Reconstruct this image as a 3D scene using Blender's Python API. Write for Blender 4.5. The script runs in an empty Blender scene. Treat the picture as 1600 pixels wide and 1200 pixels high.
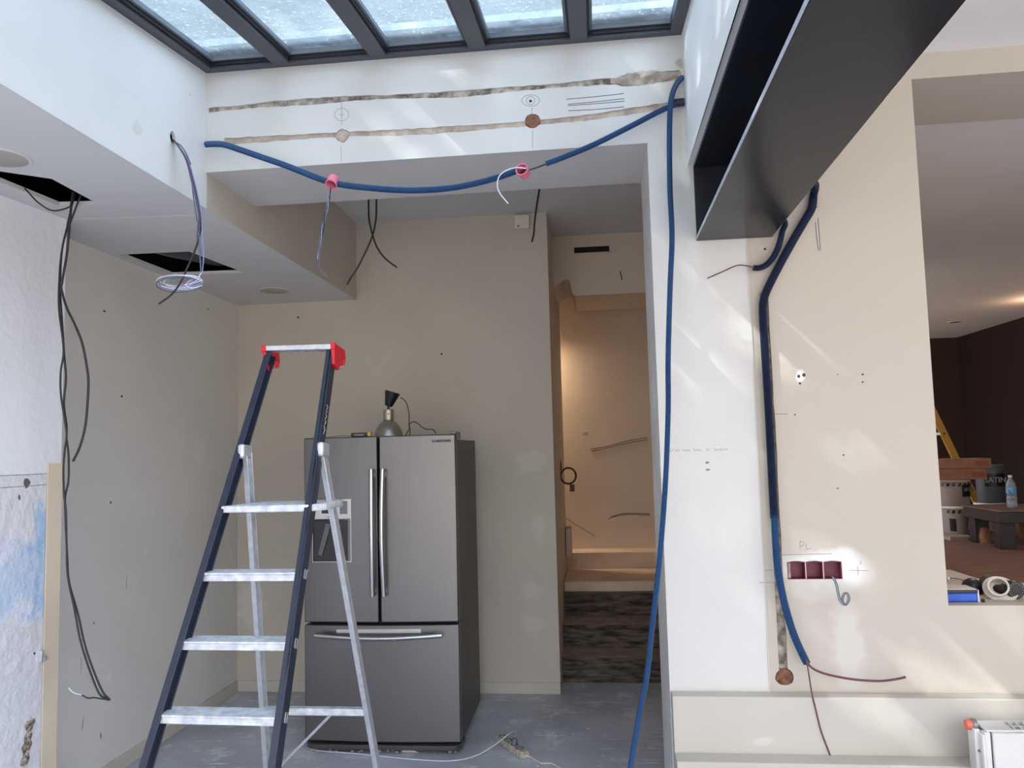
import bpy, bmesh, math, random
from mathutils import Vector, Matrix, noise
from mathutils.geometry import tessellate_polygon
random.seed(7)
C = bpy.context.scene.collection
PI = math.pi
V = Vector

# ------------------------------------------------------------------ camera
H = 1.65; F = 1224.4
RGT = V((0.9935451, 0.11055057, -0.02543027)); UP = V((0.0344001, -0.08000311, 0.99620085)); FW = V((-0.10809607, 0.99064528, 0.08328965))
cam = bpy.data.cameras.new('camera'); co = bpy.data.objects.new('camera', cam); C.objects.link(co)
m = Matrix.Identity(4)
for i in range(3):
    m[i][0] = RGT[i]; m[i][1] = UP[i]; m[i][2] = -FW[i]
m[2][3] = H
co.matrix_world = m
cam.sensor_fit = 'HORIZONTAL'; cam.sensor_width = 36; cam.lens = F/1600*36; cam.clip_start = .05
bpy.context.scene.camera = co
vs = bpy.context.scene.view_settings
vs.view_transform = 'Standard'; vs.look = 'None'; vs.gamma = 1; vs.exposure = 0.19; vs.use_curve_mapping = False

# ------------------------------------------------------------------ sky: bright behind the camera and overhead, dimmer over the house
w = bpy.data.worlds.new('sky'); bpy.context.scene.world = w; w.use_nodes = True
nt = w.node_tree; nt.nodes.clear()
def nn(t, kind, **kw):
    n = t.nodes.new(kind)
    for k, v in kw.items(): setattr(n, k, v)
    return n
tc = nn(nt, 'ShaderNodeTexCoord'); sep = nn(nt, 'ShaderNodeSeparateXYZ'); nt.links.new(tc.outputs['Generated'], sep.inputs[0])
rz_ = nn(nt, 'ShaderNodeValToRGB'); nt.links.new(sep.outputs[2], rz_.inputs[0])        # height: pale haze low, blue overhead
rz_.color_ramp.elements[0].position = .0; rz_.color_ramp.elements[0].color = (2.35, 2.1, 1.85, 1)
rz_.color_ramp.elements[1].position = .75; rz_.color_ramp.elements[1].color = (5.2, 6.3, 8.4, 1)
e = rz_.color_ramp.elements.new(.35); e.color = (3.2, 3.4, 3.8, 1)
mr = nn(nt, 'ShaderNodeMapRange'); mr.interpolation_type = 'SMOOTHSTEP'; mr.inputs[1].default_value = .15; mr.inputs[2].default_value = .75; mr.inputs[3].default_value = 0; mr.inputs[4].default_value = 1; nt.links.new(sep.outputs[1], mr.inputs[0])
rmp = nn(nt, 'ShaderNodeMix', data_type='RGBA'); nt.links.new(mr.outputs[0], rmp.inputs[0]); nt.links.new(rz_.outputs[0], rmp.inputs[6]); rmp.inputs[7].default_value = (.36, .42, .45, 1)
cl = nn(nt, 'ShaderNodeTexNoise'); cl.inputs['Scale'].default_value = 3; cl.inputs['Detail'].default_value = 5
mr2 = nn(nt, 'ShaderNodeMapRange'); mr2.inputs[1].default_value = .3; mr2.inputs[2].default_value = .7; mr2.inputs[3].default_value = .8; mr2.inputs[4].default_value = 1.2
nt.links.new(cl.outputs[0], mr2.inputs[0])
bg = nn(nt, 'ShaderNodeBackground'); nt.links.new(rmp.outputs[2], bg.inputs[0]); nt.links.new(mr2.outputs[0], bg.inputs[1])
wo = nn(nt, 'ShaderNodeOutputWorld'); nt.links.new(bg.outputs[0], wo.inputs[0])

def lamp(name, loc, size, power, col, rot=(0, 0, 0), kind='AREA'):
    l = bpy.data.lights.new(name, kind); l.energy = power; l.color = col
    if kind == 'AREA': l.shape = 'DISK'; l.size = size
    else: l.shadow_soft_size = size
    o = bpy.data.objects.new(name, l); C.objects.link(o); o.location = loc; o.rotation_euler = rot
    return o
lamp('hall_ceiling_light', (-.75, 7.15, 2.65), .25, 18, (1, .80, .60))
lamp('far_room_light', (4.75, 8.9, 2.95), .12, 7, (1, .62, .38), kind='POINT')
lamp('far_room_fill_light', (2.5, 4.9, 3.05), 1.0, 17, (1, .82, .66))  # added fill lamp over the sill, not a window

# low sun from behind the camera, let through by gaps shaped in an added, unseen tree
SUN = V((1, .8, -1)).normalized()
sl = bpy.data.lights.new('sun', 'SUN'); sl.energy = 9; sl.angle = .0093; sl.color = (1, .95, .88)
so = bpy.data.objects.new('sun', sl); C.objects.link(so); so.rotation_euler = SUN.to_track_quat('-Z', 'Y').to_euler(); so.location = (-6, -4, 9)

# ------------------------------------------------------------------ helpers
def at(x, y, ax, val):
    """point of the line of sight through pixel x, y on the plane ax = val"""
    v = FW + RGT*(x-800)/F - UP*(y-600)/F; o = V((0, 0, H)); i = 'XYZ'.index(ax)
    return o + v*((val-o[i])/v[i])
def s2l(c): return tuple(((x/255)/12.92 if x/255 <= .04045 else ((x/255+.055)/1.055)**2.4) for x in c)
class MB:
    def __init__(s): s.b = bmesh.new()
    def box(s, x0, x1, y0, y1, z0, z1, mat=None):
        vs_ = [s.b.verts.new(p if mat is None else mat @ V(p)) for p in ((x0,y0,z0),(x1,y0,z0),(x1,y1,z0),(x0,y1,z0),(x0,y0,z1),(x1,y0,z1),(x1,y1,z1),(x0,y1,z1))]
        for f in ((3,2,1,0),(4,5,6,7),(0,1,5,4),(1,2,6,5),(2,3,7,6),(3,0,4,7)): s.b.faces.new([vs_[i] for i in f])
        return s
    def prism(s, poly, ax, a0, a1):
        def P(u, v, a): return {'X': (a,u,v), 'Y': (u,a,v), 'Z': (u,v,a)}[ax]
        A = [s.b.verts.new(P(u,v,a0)) for u, v in poly]; B = [s.b.verts.new(P(u,v,a1)) for u, v in poly]; n = len(poly)
        s.b.faces.new(A); s.b.faces.new(B[::-1])
        for i in range(n): s.b.faces.new([A[i], B[i], B[(i+1)%n], A[(i+1)%n]])
        return s
    def beam(s, p, q, wd, dp, wdir):
        """bar from p to q, wd across wdir, dp across the third way"""
        p = V(p); q = V(q); t = (q-p).normalized(); a = V(wdir); a = (a - t*a.dot(t)).normalized(); b = t.cross(a)
        c = [(-wd/2,-dp/2),(wd/2,-dp/2),(wd/2,dp/2),(-wd/2,dp/2)]
        A = [s.b.verts.new(p+a*u+b*v) for u, v in c]; B = [s.b.verts.new(q+a*u+b*v) for u, v in c]
        s.b.faces.new(A[::-1]); s.b.faces.new(B)
        for i in range(4): s.b.faces.new([A[i], A[(i+1)%4], B[(i+1)%4], B[i]])
        return s
    def tube(s, pts, r, n=8, rf=None, caps=True):
        pts = [V(p) for p in pts]; rings = []; up = None
        for i, p in enumerate(pts):
            t = (pts[min(i+1, len(pts)-1)] - pts[max(i-1, 0)]).normalized()
            if up is None:
                up = V((0,0,1)) if abs(t.z) < .9 else V((1,0,0))
            a = (up - t*up.dot(t)).normalized(); up = a; b = t.cross(a)
            rr = r if rf is None else rf(i)
            rings.append([s.b.verts.new(p + (a*math.cos(2*PI*k/n) + b*math.sin(2*PI*k/n))*rr) for k in range(n)])
        for A, B in zip(rings, rings[1:]):
            for k in range(n): s.b.faces.new([A[k], A[(k+1)%n], B[(k+1)%n], B[k]])
        if caps and n > 2: s.b.faces.new(rings[0][::-1]); s.b.faces.new(rings[-1])
        return s
    def lathe(s, prof, loc=(0,0,0), n=32, M=None):
        """profile of (radius, height) turned about the z axis, then placed by M or loc"""
        M = M or Matrix.Translation(loc); rings = []
        for r, z in prof:
            if r < 1e-6: rings.append([s.b.verts.new(M @ V((0,0,z)))])
            else: rings.append([s.b.verts.new(M @ V((r*math.cos(2*PI*k/n), r*math.sin(2*PI*k/n), z))) for k in range(n)])
        for A, B in zip(rings, rings[1:]):
            for k in range(n):
                a = [A[k%len(A)], A[(k+1)%len(A)], B[(k+1)%len(B)], B[k%len(B)]]
                u = []
                for x in a:
                    if x not in u: u.append(x)
                if len(u) > 2:
                    try: s.b.faces.new(u)
                    except ValueError: pass
        return s
    def grid(s, fn, nu, nv):
        g = [[s.b.verts.new(fn(i/nu, j/nv)) for j in range(nv+1)] for i in range(nu+1)]
        for i in range(nu):
            for j in range(nv): s.b.faces.new([g[i][j], g[i+1][j], g[i+1][j+1], g[i][j+1]])
        return s
    def build(s, name, mat, parent=None, smooth=None, bevel=0, seg=2, kind=None, recalc=True):
        if recalc: bmesh.ops.recalc_face_normals(s.b, faces=s.b.faces[:])
        me = bpy.data.meshes.new(name); s.b.to_mesh(me); s.b.free()
        me.materials.append(mat); o = bpy.data.objects.new(name, me); C.objects.link(o)
        if parent: o.parent = parent
        if kind: o['kind'] = kind
        if bevel:
            b = o.modifiers.new('bevel', 'BEVEL'); b.width = bevel; b.segments = seg; b.limit_method = 'ANGLE'; b.angle_limit = .6
        if smooth is not None or bevel:
            a = smooth if smooth is not None else .7
            for p in me.polygons: p.use_smooth = True
            me.set_sharp_from_angle(angle=a)
        return o
def tag(o, label, cat, group=None):
    o['label'] = label; o['category'] = cat
    if group: o['group'] = group
    return o
def thing(name, loc, label, cat, group=None):
    o = bpy.data.objects.new(name, None); o.empty_display_size = .05; C.objects.link(o); o.location = loc
    return tag(o, label, cat, group)
def under(o, root):
    """make o, built in world space, a part of root"""
    o.parent = root; M = root.matrix_world if root.parent else Matrix.LocRotScale(root.location, root.rotation_euler, root.scale)
    o.matrix_parent_inverse = M.inverted(); return o
def smooth_path(pts, step=.01):
    pts = [V(p) for p in pts]
    if len(pts) < 3:
        n = max(2, int((pts[1]-pts[0]).length/step)); return [pts[0].lerp(pts[1], i/n) for i in range(n+1)]
    P = [pts[0]*2-pts[1]] + pts + [pts[-1]*2-pts[-2]]; out = []
    for i in range(1, len(P)-2):
        a, b, c, d = P[i-1:i+3]; n = max(1, int((c-b).length/step))
        for k in range(n):
            t = k/n; out.append(.5*((2*b) + (c-a)*t + (2*a-5*b+4*c-d)*t*t + (3*b-a-3*c+d)*t**3))
    out.append(P[-2]); return out
def arc_resample(pts, step):
    out = [pts[0]]; acc = 0
    for a, b in zip(pts, pts[1:]):
        L = (b-a).length; t = step-acc
        while t <= L and L > 0: out.append(a.lerp(b, t/L)); t += step
        acc = (acc+L) % step
    return out

# ------------------------------------------------------------------ materials
def mat(name, col, rough=.6, metal=0, var=0, vscale=6, bump=0, bscale=40, spec=.5, coat=0, stretch=None, trans=0, alpha=1, col2=None):
    m = bpy.data.materials.new(name); m.use_nodes = True; t = m.node_tree; b = t.nodes['Principled BSDF']
    c = s2l(col); b.inputs['Base Color'].default_value = (*c, 1); b.inputs['Roughness'].default_value = rough; b.inputs['Metallic'].default_value = metal
    b.inputs['Specular IOR Level'].default_value = spec; b.inputs['Coat Weight'].default_value = coat
    b.inputs['Transmission Weight'].default_value = trans; b.inputs['Alpha'].default_value = alpha
    g = nn(t, 'ShaderNodeTexCoord'); mp = nn(t, 'ShaderNodeMapping'); t.links.new(g.outputs['Object'], mp.inputs[0])
    if stretch: mp.inputs['Scale'].default_value = stretch
    n = nn(t, 'ShaderNodeTexNoise'); n.inputs['Scale'].default_value = vscale; n.inputs['Detail'].default_value = 6; t.links.new(mp.outputs[0], n.inputs['Vector'])
    r = nn(t, 'ShaderNodeMapRange'); r.inputs[1].default_value = .35; r.inputs[2].default_value = .65; t.links.new(n.outputs[0], r.inputs[0])
    mx = nn(t, 'ShaderNodeMix', data_type='RGBA'); t.links.new(r.outputs[0], mx.inputs[0])
    mx.inputs[6].default_value = (*[max(0, x*(1-var)) for x in c], 1)
    mx.inputs[7].default_value = (*(s2l(col2) if col2 else [min(1, x*(1+var)) for x in c]), 1)
    t.links.new(mx.outputs[2], b.inputs['Base Color'])
    if bump:
        n2 = nn(t, 'ShaderNodeTexNoise'); n2.inputs['Scale'].default_value = bscale; n2.inputs['Detail'].default_value = 4; t.links.new(mp.outputs[0], n2.inputs['Vector'])
        bp = nn(t, 'ShaderNodeBump'); bp.inputs['Strength'].default_value = bump; bp.inputs['Distance'].default_value = .01
        t.links.new(n2.outputs[0], bp.inputs['Height']); t.links.new(bp.outputs[0], b.inputs['Normal'])
    return m
def wall_mat(name, col, patches=(), rough=.55, var=.03, bump=.08, spec=.3, split=None):
    """painted plaster; patches = (centre, radii, colour, edge warp, strength): filler and stains that stay on the wall"""
    m = bpy.data.materials.new(name); m.use_nodes = True; t = m.node_tree; b = t.nodes['Principled BSDF']
    b.inputs['Roughness'].default_value = rough; b.inputs['Specular IOR Level'].default_value = spec
    g = nn(t, 'ShaderNodeNewGeometry'); pos = g.outputs['Position']
    n = nn(t, 'ShaderNodeTexNoise'); n.inputs['Scale'].default_value = 2.2; n.inputs['Detail'].default_value = 7; t.links.new(pos, n.inputs['Vector'])
    c = s2l(col); r = nn(t, 'ShaderNodeMapRange'); r.inputs[1].default_value = .35; r.inputs[2].default_value = .65; t.links.new(n.outputs[0], r.inputs[0])
    mx = nn(t, 'ShaderNodeMix', data_type='RGBA'); t.links.new(r.outputs[0], mx.inputs[0])
    mx.inputs[6].default_value = (*[x*(1-var) for x in c], 1); mx.inputs[7].default_value = (*[min(1, x*(1+var)) for x in c], 1)
    out = mx.outputs[2]
    if split:
        sx = nn(t, 'ShaderNodeSeparateXYZ'); t.links.new(pos, sx.inputs[0])
        gt = nn(t, 'ShaderNodeMath', operation='GREATER_THAN'); gt.inputs[1].default_value = split[0]; t.links.new(sx.outputs[0], gt.inputs[0])
        ms = nn(t, 'ShaderNodeMix', data_type='RGBA'); t.links.new(gt.outputs[0], ms.inputs[0]); t.links.new(out, ms.inputs[6]); ms.inputs[7].default_value = (*s2l(split[1]), 1); out = ms.outputs[2]
    wn = nn(t, 'ShaderNodeTexNoise'); wn.inputs['Scale'].default_value = 14; wn.inputs['Detail'].default_value = 5; t.links.new(pos, wn.inputs['Vector'])
    wsub = nn(t, 'ShaderNodeVectorMath', operation='SUBTRACT'); wsub.inputs[1].default_value = (.5,.5,.5); t.links.new(wn.outputs['Color'], wsub.inputs[0])
    for (ctr, rad, pc, warp, st) in patches:
        sc = nn(t, 'ShaderNodeVectorMath', operation='SCALE'); sc.inputs['Scale'].default_value = warp; t.links.new(wsub.outputs[0], sc.inputs[0])
        ad = nn(t, 'ShaderNodeVectorMath', operation='ADD'); t.links.new(pos, ad.inputs[0]); t.links.new(sc.outputs[0], ad.inputs[1])
        sb = nn(t, 'ShaderNodeVectorMath', operation='SUBTRACT'); sb.inputs[1].default_value = ctr; t.links.new(ad.outputs[0], sb.inputs[0])
        dv = nn(t, 'ShaderNodeVectorMath', operation='DIVIDE'); dv.inputs[1].default_value = rad; t.links.new(sb.outputs[0], dv.inputs[0])
        ln = nn(t, 'ShaderNodeVectorMath', operation='LENGTH'); t.links.new(dv.outputs[0], ln.inputs[0])
        mr_ = nn(t, 'ShaderNodeMapRange'); mr_.inputs[1].default_value = 1.0; mr_.inputs[2].default_value = (.88 if max(rad[0] if rad[0] < .3 else 0, rad[2]) < .03 else .55); mr_.inputs[3].default_value = 0; mr_.inputs[4].default_value = st
        t.links.new(ln.outputs[1], mr_.inputs[0])
        m2 = nn(t, 'ShaderNodeMix', data_type='RGBA'); t.links.new(mr_.outputs[0], m2.inputs[0]); t.links.new(out, m2.inputs[6]); m2.inputs[7].default_value = (*s2l(pc), 1)
        out = m2.outputs[2]
    t.links.new(out, b.inputs['Base Color'])
    n2 = nn(t, 'ShaderNodeTexNoise'); n2.inputs['Scale'].default_value = 25; n2.inputs['Detail'].default_value = 5; t.links.new(pos, n2.inputs['Vector'])
    bp = nn(t, 'ShaderNodeBump'); bp.inputs['Strength'].default_value = bump; bp.inputs['Distance'].default_value = .01
    t.links.new(n2.outputs[0], bp.inputs['Height']); t.links.new(bp.outputs[0], b.inputs['Normal'])
    return m
CREAM = (218, 209, 188); WHITE = (228, 226, 220); SOFF = (214, 212, 208); FILL = (232, 230, 226)
def pt(x, y, ax, val, rx, rz, col, warp=.05, st=.8):
    p = at(x, y, ax, val)
    return (tuple(p), (rx, .3, rz) if ax == 'Y' else (.3, rx, rz), col, warp, st)
YB = 5.44; YP = 3.243; YPB = 3.743; XL = -1.707; XW = -2.602; XR = .244; XE = -.3165
ZH = 2.9185; ZS = 2.757; ZC = 3.323
DOT = (60, 52, 46)
M_back = wall_mat('beige_back_wall_paint', (200, 190, 175), [
    pt(828, 722, 'Y', YB, .13, .10, (214, 208, 196), .12, .5), pt(842, 826, 'Y', YB, .06, .12, (214, 208, 197), .10, .5),
    pt(832, 925, 'Y', YB, .075, .10, (214, 208, 197), .12, .5), pt(832, 975, 'Y', YB, .09, .10, (214, 208, 197), .12, .5),
    pt(392, 945, 'Y', YB, .12, .22, (222, 220, 212), .14, .5), pt(690, 553, 'Y', YB, .008, .008, DOT, 0, 1), pt(466, 496, 'Y', YB, .008, .008, DOT, 0, 1)])
M_alcl = wall_mat('beige_alcove_wall_paint', (222, 218, 211), [
    pt(310, 705, 'X', XW, .12, .12, (228, 226, 220), .15, .6), pt(228, 860, 'X', XW, .02, .03, (230, 228, 222), .05, .8),
    pt(163, 486, 'X', XW, .014, .006, DOT, .02, 1), pt(325, 483, 'X', XW, .01, .007, DOT, .02, 1), pt(190, 620, 'X', XW, .012, .006, DOT, .03, 1),
    pt(173, 785, 'X', XW, .009, .006, DOT, .01, 1), pt(198, 910, 'X', XW, .003, .04, (120, 112, 104), .03, .8),
    pt(127, 1040, 'X', XW, .003, .05, (110, 100, 92), .03, .9), pt(130, 1130, 'X', XW, .004, .05, (110, 100, 92), .04, .9), pt(158, 1150, 'X', XW, .004, .02, DOT, .03, .9),
    pt(170, 1060, 'X', XW, .02, .02, (235, 232, 226), .05, .6), pt(147, 973, 'X', XW, .006, .006, DOT, .01, .8)], bump=.15)
M_front = wall_mat('white_front_wall_paint', (238, 238, 242), [
    pt(40, 855, 'X', -2.42, .55, .22, (196, 218, 236), .30, .75), pt(20, 960, 'X', -2.42, .3, .12, (196, 218, 236), .30, .6),
    pt(50, 880, 'X', -2.42, .12, .28, (176, 206, 232), .28, .7), pt(10, 880, 'X', -2.42, .1, .2, (222, 224, 236), .3, .7),
    pt(40, 755, 'X', -2.42, .03, .018, DOT, .05, .9), pt(15, 1150, 'X', -2.42, .01, .02, (130, 120, 112), .05, .7)], bump=.35)
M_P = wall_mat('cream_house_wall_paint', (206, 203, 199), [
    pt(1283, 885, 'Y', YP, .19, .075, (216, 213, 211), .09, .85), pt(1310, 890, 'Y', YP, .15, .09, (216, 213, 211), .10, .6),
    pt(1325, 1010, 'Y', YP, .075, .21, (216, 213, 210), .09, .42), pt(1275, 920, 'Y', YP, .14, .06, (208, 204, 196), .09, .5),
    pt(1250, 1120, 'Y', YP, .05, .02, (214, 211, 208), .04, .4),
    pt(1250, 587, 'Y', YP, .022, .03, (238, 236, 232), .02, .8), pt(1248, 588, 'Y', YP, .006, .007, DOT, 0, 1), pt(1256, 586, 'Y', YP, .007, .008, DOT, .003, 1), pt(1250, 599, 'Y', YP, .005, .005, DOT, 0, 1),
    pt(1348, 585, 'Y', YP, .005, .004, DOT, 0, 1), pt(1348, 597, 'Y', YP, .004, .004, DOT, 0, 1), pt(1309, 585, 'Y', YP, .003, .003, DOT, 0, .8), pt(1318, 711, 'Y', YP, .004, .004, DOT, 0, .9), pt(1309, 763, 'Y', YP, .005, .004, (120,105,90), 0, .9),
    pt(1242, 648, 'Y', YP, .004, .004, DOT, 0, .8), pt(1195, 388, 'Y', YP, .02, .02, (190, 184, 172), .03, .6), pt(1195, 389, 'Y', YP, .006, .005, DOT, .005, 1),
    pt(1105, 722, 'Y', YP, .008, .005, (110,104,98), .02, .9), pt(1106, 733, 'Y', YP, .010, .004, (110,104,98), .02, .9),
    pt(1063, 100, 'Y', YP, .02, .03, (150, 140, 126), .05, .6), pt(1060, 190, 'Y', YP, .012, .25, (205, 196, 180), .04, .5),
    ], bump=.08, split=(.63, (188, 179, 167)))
M_led = wall_mat('cream_ledge_paint', (189, 182, 172), [pt(1195, 1160, 'Y', YP-.08, .05, .02, (214, 211, 208), .05, .4)])
M_shaft = wall_mat('white_shaft_paint', (230, 229, 226), [pt(215, 200, 'X', XL, .05, .03, (214, 208, 196), .06, .5), pt(297, 148, 'X', XL, .003, .004, DOT, 0, .8)], bump=.06)
M_soff = wall_mat('matt_white_ceiling_paint', (212, 210, 208), [], rough=.8, bump=.04, var=.02)
M_hall = wall_mat('warm_beige_hall_paint', (214, 198, 178), [pt(915, 677, 'Y', 7.25, .035, .02, (150, 118, 104), .05, .6)], bump=.08)
M_far = wall_mat('dark_brown_wall_paint', (38, 22, 20), [], rough=.7)
M_trim = wall_mat('pale_skirting_paint', (200, 193, 180), [], var=.05)
M_board = wall_mat('raw_plasterboard', (222, 205, 182), [], var=.06, bump=.1)
M_dark = mat('void_shade_black', (22, 20, 20), .9)  # black stands in for the shade inside voids and holes
M_plaster = mat('chipped_brown_plaster', (174, 156, 142), .95, var=.22, vscale=22, bump=.5, bscale=60, col2=(194, 178, 164))
M_rough = mat('grey_brown_mortar', (140, 128, 116), .95, var=.5, vscale=30, bump=.6, bscale=90, col2=(190, 178, 164))
M_brick = mat('terracotta_brick', (140, 96, 72), .95, var=.35, vscale=30, bump=1, bscale=60)
M_pencil = mat('pencil_mark', (120, 122, 128), .9)
M_steelp = mat('anthracite_gloss_paint', (38, 39, 42), .22, var=.06, vscale=3, bump=.03, bscale=10, spec=.14)
M_steelb = mat('blue_black_steel_paint', (22, 26, 38), .4, var=.15, vscale=8)
M_edge = mat('light_catching_flange_edge', (176, 178, 186), .5, var=.1, vscale=30)  # light caught along the flange edge, put into the colour
M_frame = mat('anthracite_window_frame', (66, 68, 76), .45, var=.05)
M_gask = mat('grey_rubber_gasket', (110, 118, 128), .5)
M_gaskd = mat('black_rubber_gasket', (18, 19, 22), .6)
M_blue = mat('blue_corrugated_plastic', (40, 76, 118), .42, var=.1, vscale=4, spec=.5)
M_bluedk = mat('navy_corrugated_plastic', (20, 32, 58), .45, var=.15, vscale=5)
M_blk = mat('black_cable', (38, 38, 40), .5)
M_gry = mat('grey_cable', (92, 98, 112), .5)
M_wht = mat('white_wire', (212, 214, 224), .4)
M_lil = mat('lilac_wire', (132, 140, 186), .4)
M_red = mat('brown_red_wire', (96, 52, 60), .5)
M_pink = mat('pink_red_plastic', (222, 118, 136), .45, var=.1, vscale=40)
M_maroon = mat('maroon_box_plastic', (112, 44, 60), .5, var=.15, vscale=40)
def steel(name, col, rough, sx):
    m = mat(name, col, rough, 1, var=.03, vscale=5, stretch=sx); return m
M_ss = steel('brushed_stainless_steel', (120, 118, 117), .40, (60, 60, 1))
M_ssh = steel('polished_steel_handle', (190, 190, 192), .25, (1, 1, 1))
M_side = mat('dark_grey_fridge_side', (66, 64, 64), .45, var=.04)
M_blkp = mat('black_plastic', (24, 24, 26), .35)
M_alu = mat('dusty_aluminium', (206, 208, 212), .42, metal=.55, var=.10, vscale=30, bump=.1, bscale=80)
M_navy = mat('dark_navy_ladder_paint', (36, 44, 60), .4, var=.12, vscale=20)
M_tread = mat('plaster_spattered_aluminium', (200, 204, 212), .6, metal=.3, var=.06, vscale=25, bump=.1, bscale=90, col2=(235, 236, 238))
M_redp = mat('red_plastic', (214, 30, 48), .4)
M_lampm = mat('matt_nickel_lamp_metal', (168, 164, 154), .38, metal=.8)
M_cardb = mat('brown_cardboard', (148, 104, 80), .85, var=.12, vscale=12)
M_whitep = mat('dusty_white_plastic', (206, 198, 188), .55, var=.08)
M_floorw = mat('brown_wood_boards', (118, 86, 72), .6, var=.22, vscale=3, stretch=(1, 6, 1), bump=.1)
M_paper = mat('creased_floor_paper', (214, 190, 168), .85, var=.10, vscale=5, bump=.6, bscale=7)
def floor_mat():
    m = bpy.data.materials.new('grey_screed_floor'); m.use_nodes = True; t = m.node_tree; b = t.nodes['Principled BSDF']
    g = nn(t, 'ShaderNodeNewGeometry'); P_ = g.outputs['Position']
    def noi(s, d=8, rg=.6, st=None):
        n = nn(t, 'ShaderNodeTexNoise'); n.inputs['Scale'].default_value = s; n.inputs['Detail'].default_value = d; n.inputs['Roughness'].default_value = rg
        if st:
            mp = nn(t, 'ShaderNodeMapping'); mp.inputs['Scale'].default_value = st; mp.inputs['Rotation'].default_value = (0, 0, .7); t.links.new(P_, mp.inputs[0]); t.links.new(mp.outputs[0], n.inputs['Vector'])
        else: t.links.new(P_, n.inputs['Vector'])
        return n
    def rng(n, a, b_):
        r = nn(t, 'ShaderNodeMapRange'); r.inputs[1].default_value = a; r.inputs[2].default_value = b_; t.links.new(n.outputs[0], r.inputs[0]); return r.outputs[0]
    def mix(f, a, b_):
        x = nn(t, 'ShaderNodeMix', data_type='RGBA'); t.links.new(f, x.inputs[0])
        for i, v in ((6, a), (7, b_)):
            if isinstance(v, tuple): x.inputs[i].default_value = (*s2l(v), 1)
            else: t.links.new(v, x.inputs[i])
        return x.outputs[2]
    c = mix(rng(noi(1.6), .35, .65), (160, 161, 168), (190, 191, 198))
    c = mix(rng(noi(4, 10, .75), .54, .70), c, (228, 228, 230))
    c = mix(rng(noi(1.3, 6, .7, (2, 26, 1)), .60, .66), c, (240, 240, 242))
    c = mix(rng(noi(11, 10, .7), .63, .67), c, (236, 235, 232))
    t.links.new(c, b.inputs['Base Color']); b.inputs['Roughness'].default_value = .45
    n = noi(30); bp = nn(t, 'ShaderNodeBump'); bp.inputs['Strength'].default_value = .1; bp.inputs['Distance'].default_value = .01; t.links.new(n.outputs[0], bp.inputs['Height']); t.links.new(bp.outputs[0], b.inputs['Normal'])
    return m
M_floor = floor_mat()
def stair_mat():
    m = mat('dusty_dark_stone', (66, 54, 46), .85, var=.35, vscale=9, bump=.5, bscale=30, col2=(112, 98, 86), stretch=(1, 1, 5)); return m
M_stair = stair_mat()
def glass_mat():
    m = bpy.data.materials.new('dirty_skylight_glass'); m.use_nodes = True; t = m.node_tree; t.nodes.clear()
    out = nn(t, 'ShaderNodeOutputMaterial'); g = nn(t, 'ShaderNodeNewGeometry')
    tr = nn(t, 'ShaderNodeBsdfTransparent'); tr.inputs[0].default_value = (.88, .95, .97, 1)
    tl = nn(t, 'ShaderNodeBsdfTranslucent'); tl.inputs[0].default_value = (.28, .295, .285, 1)
    gl = nn(t, 'ShaderNodeBsdfGlossy'); gl.inputs['Roughness'].default_value = .05
    n1 = nn(t, 'ShaderNodeTexNoise'); n1.inputs['Scale'].default_value = 9; n1.inputs['Detail'].default_value = 8; n1.inputs['Roughness'].default_value = .65; t.links.new(g.outputs['Position'], n1.inputs['Vector'])
    n2 = nn(t, 'ShaderNodeTexNoise'); n2.inputs['Scale'].default_value = 55; n2.inputs['Detail'].default_value = 4; t.links.new(g.outputs['Position'], n2.inputs['Vector'])
    r1 = nn(t, 'ShaderNodeMapRange'); r1.inputs[1].default_value = .35; r1.inputs[2].default_value = .7; r1.inputs[3].default_value = .15; r1.inputs[4].default_value = .50; t.links.new(n1.outputs[0], r1.inputs[0])
    r2 = nn(t, 'ShaderNodeMapRange'); r2.inputs[1].default_value = .60; r2.inputs[2].default_value = .66; r2.inputs[3].default_value = 0; r2.inputs[4].default_value = .6; t.links.new(n2.outputs[0], r2.inputs[0])
    ad = nn(t, 'ShaderNodeMath', operation='ADD', use_clamp=True); t.links.new(r1.outputs[0], ad.inputs[0]); t.links.new(r2.outputs[0], ad.inputs[1])
    mx = nn(t, 'ShaderNodeMixShader'); t.links.new(ad.outputs[0], mx.inputs[0]); t.links.new(tr.outputs[0], mx.inputs[1]); t.links.new(tl.outputs[0], mx.inputs[2])
    m2 = nn(t, 'ShaderNodeMixShader'); m2.inputs[0].default_value = .05; t.links.new(mx.outputs[0], m2.inputs[1]); t.links.new(gl.outputs[0], m2.inputs[2])
    t.links.new(m2.outputs[0], out.inputs[0]); return m
M_glass = glass_mat()
M_bottle = mat('clear_bottle_plastic', (205, 215, 222), .12, spec=.5, trans=.75)

# ------------------------------------------------------------------ the shell
def struct(mb, name, mt, **kw): return mb.build(name, mt, kind='structure', **kw)
struct(MB().box(-3.2, 4.4, -2.5, 5.75, -.12, 0), 'floor', M_floor)
# front left wall (slightly out of square) with its corner at the alcove
fx0, fx1 = -2.83, -2.402
struct(MB().prism([(fx0, -1.4), (fx1, 3.288), (XW-.02, 3.288), (XW-.02-.2, -1.4)][::-1], 'Z', 0, ZS), 'wall_left', M_front)
struct(MB().box(XW-.12, XW, 3.27, YB+.1, 0, ZS), 'wall_alcove_left', M_alcl)
struct(MB().box(XW-.12, XE, YB, YB+.12, 0, ZC), 'wall_back', M_back)
struct(MB().box(XE-.12, XE, YB+.12, 6.98, 0, ZC), 'wall_hall_left', M_hall)
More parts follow.
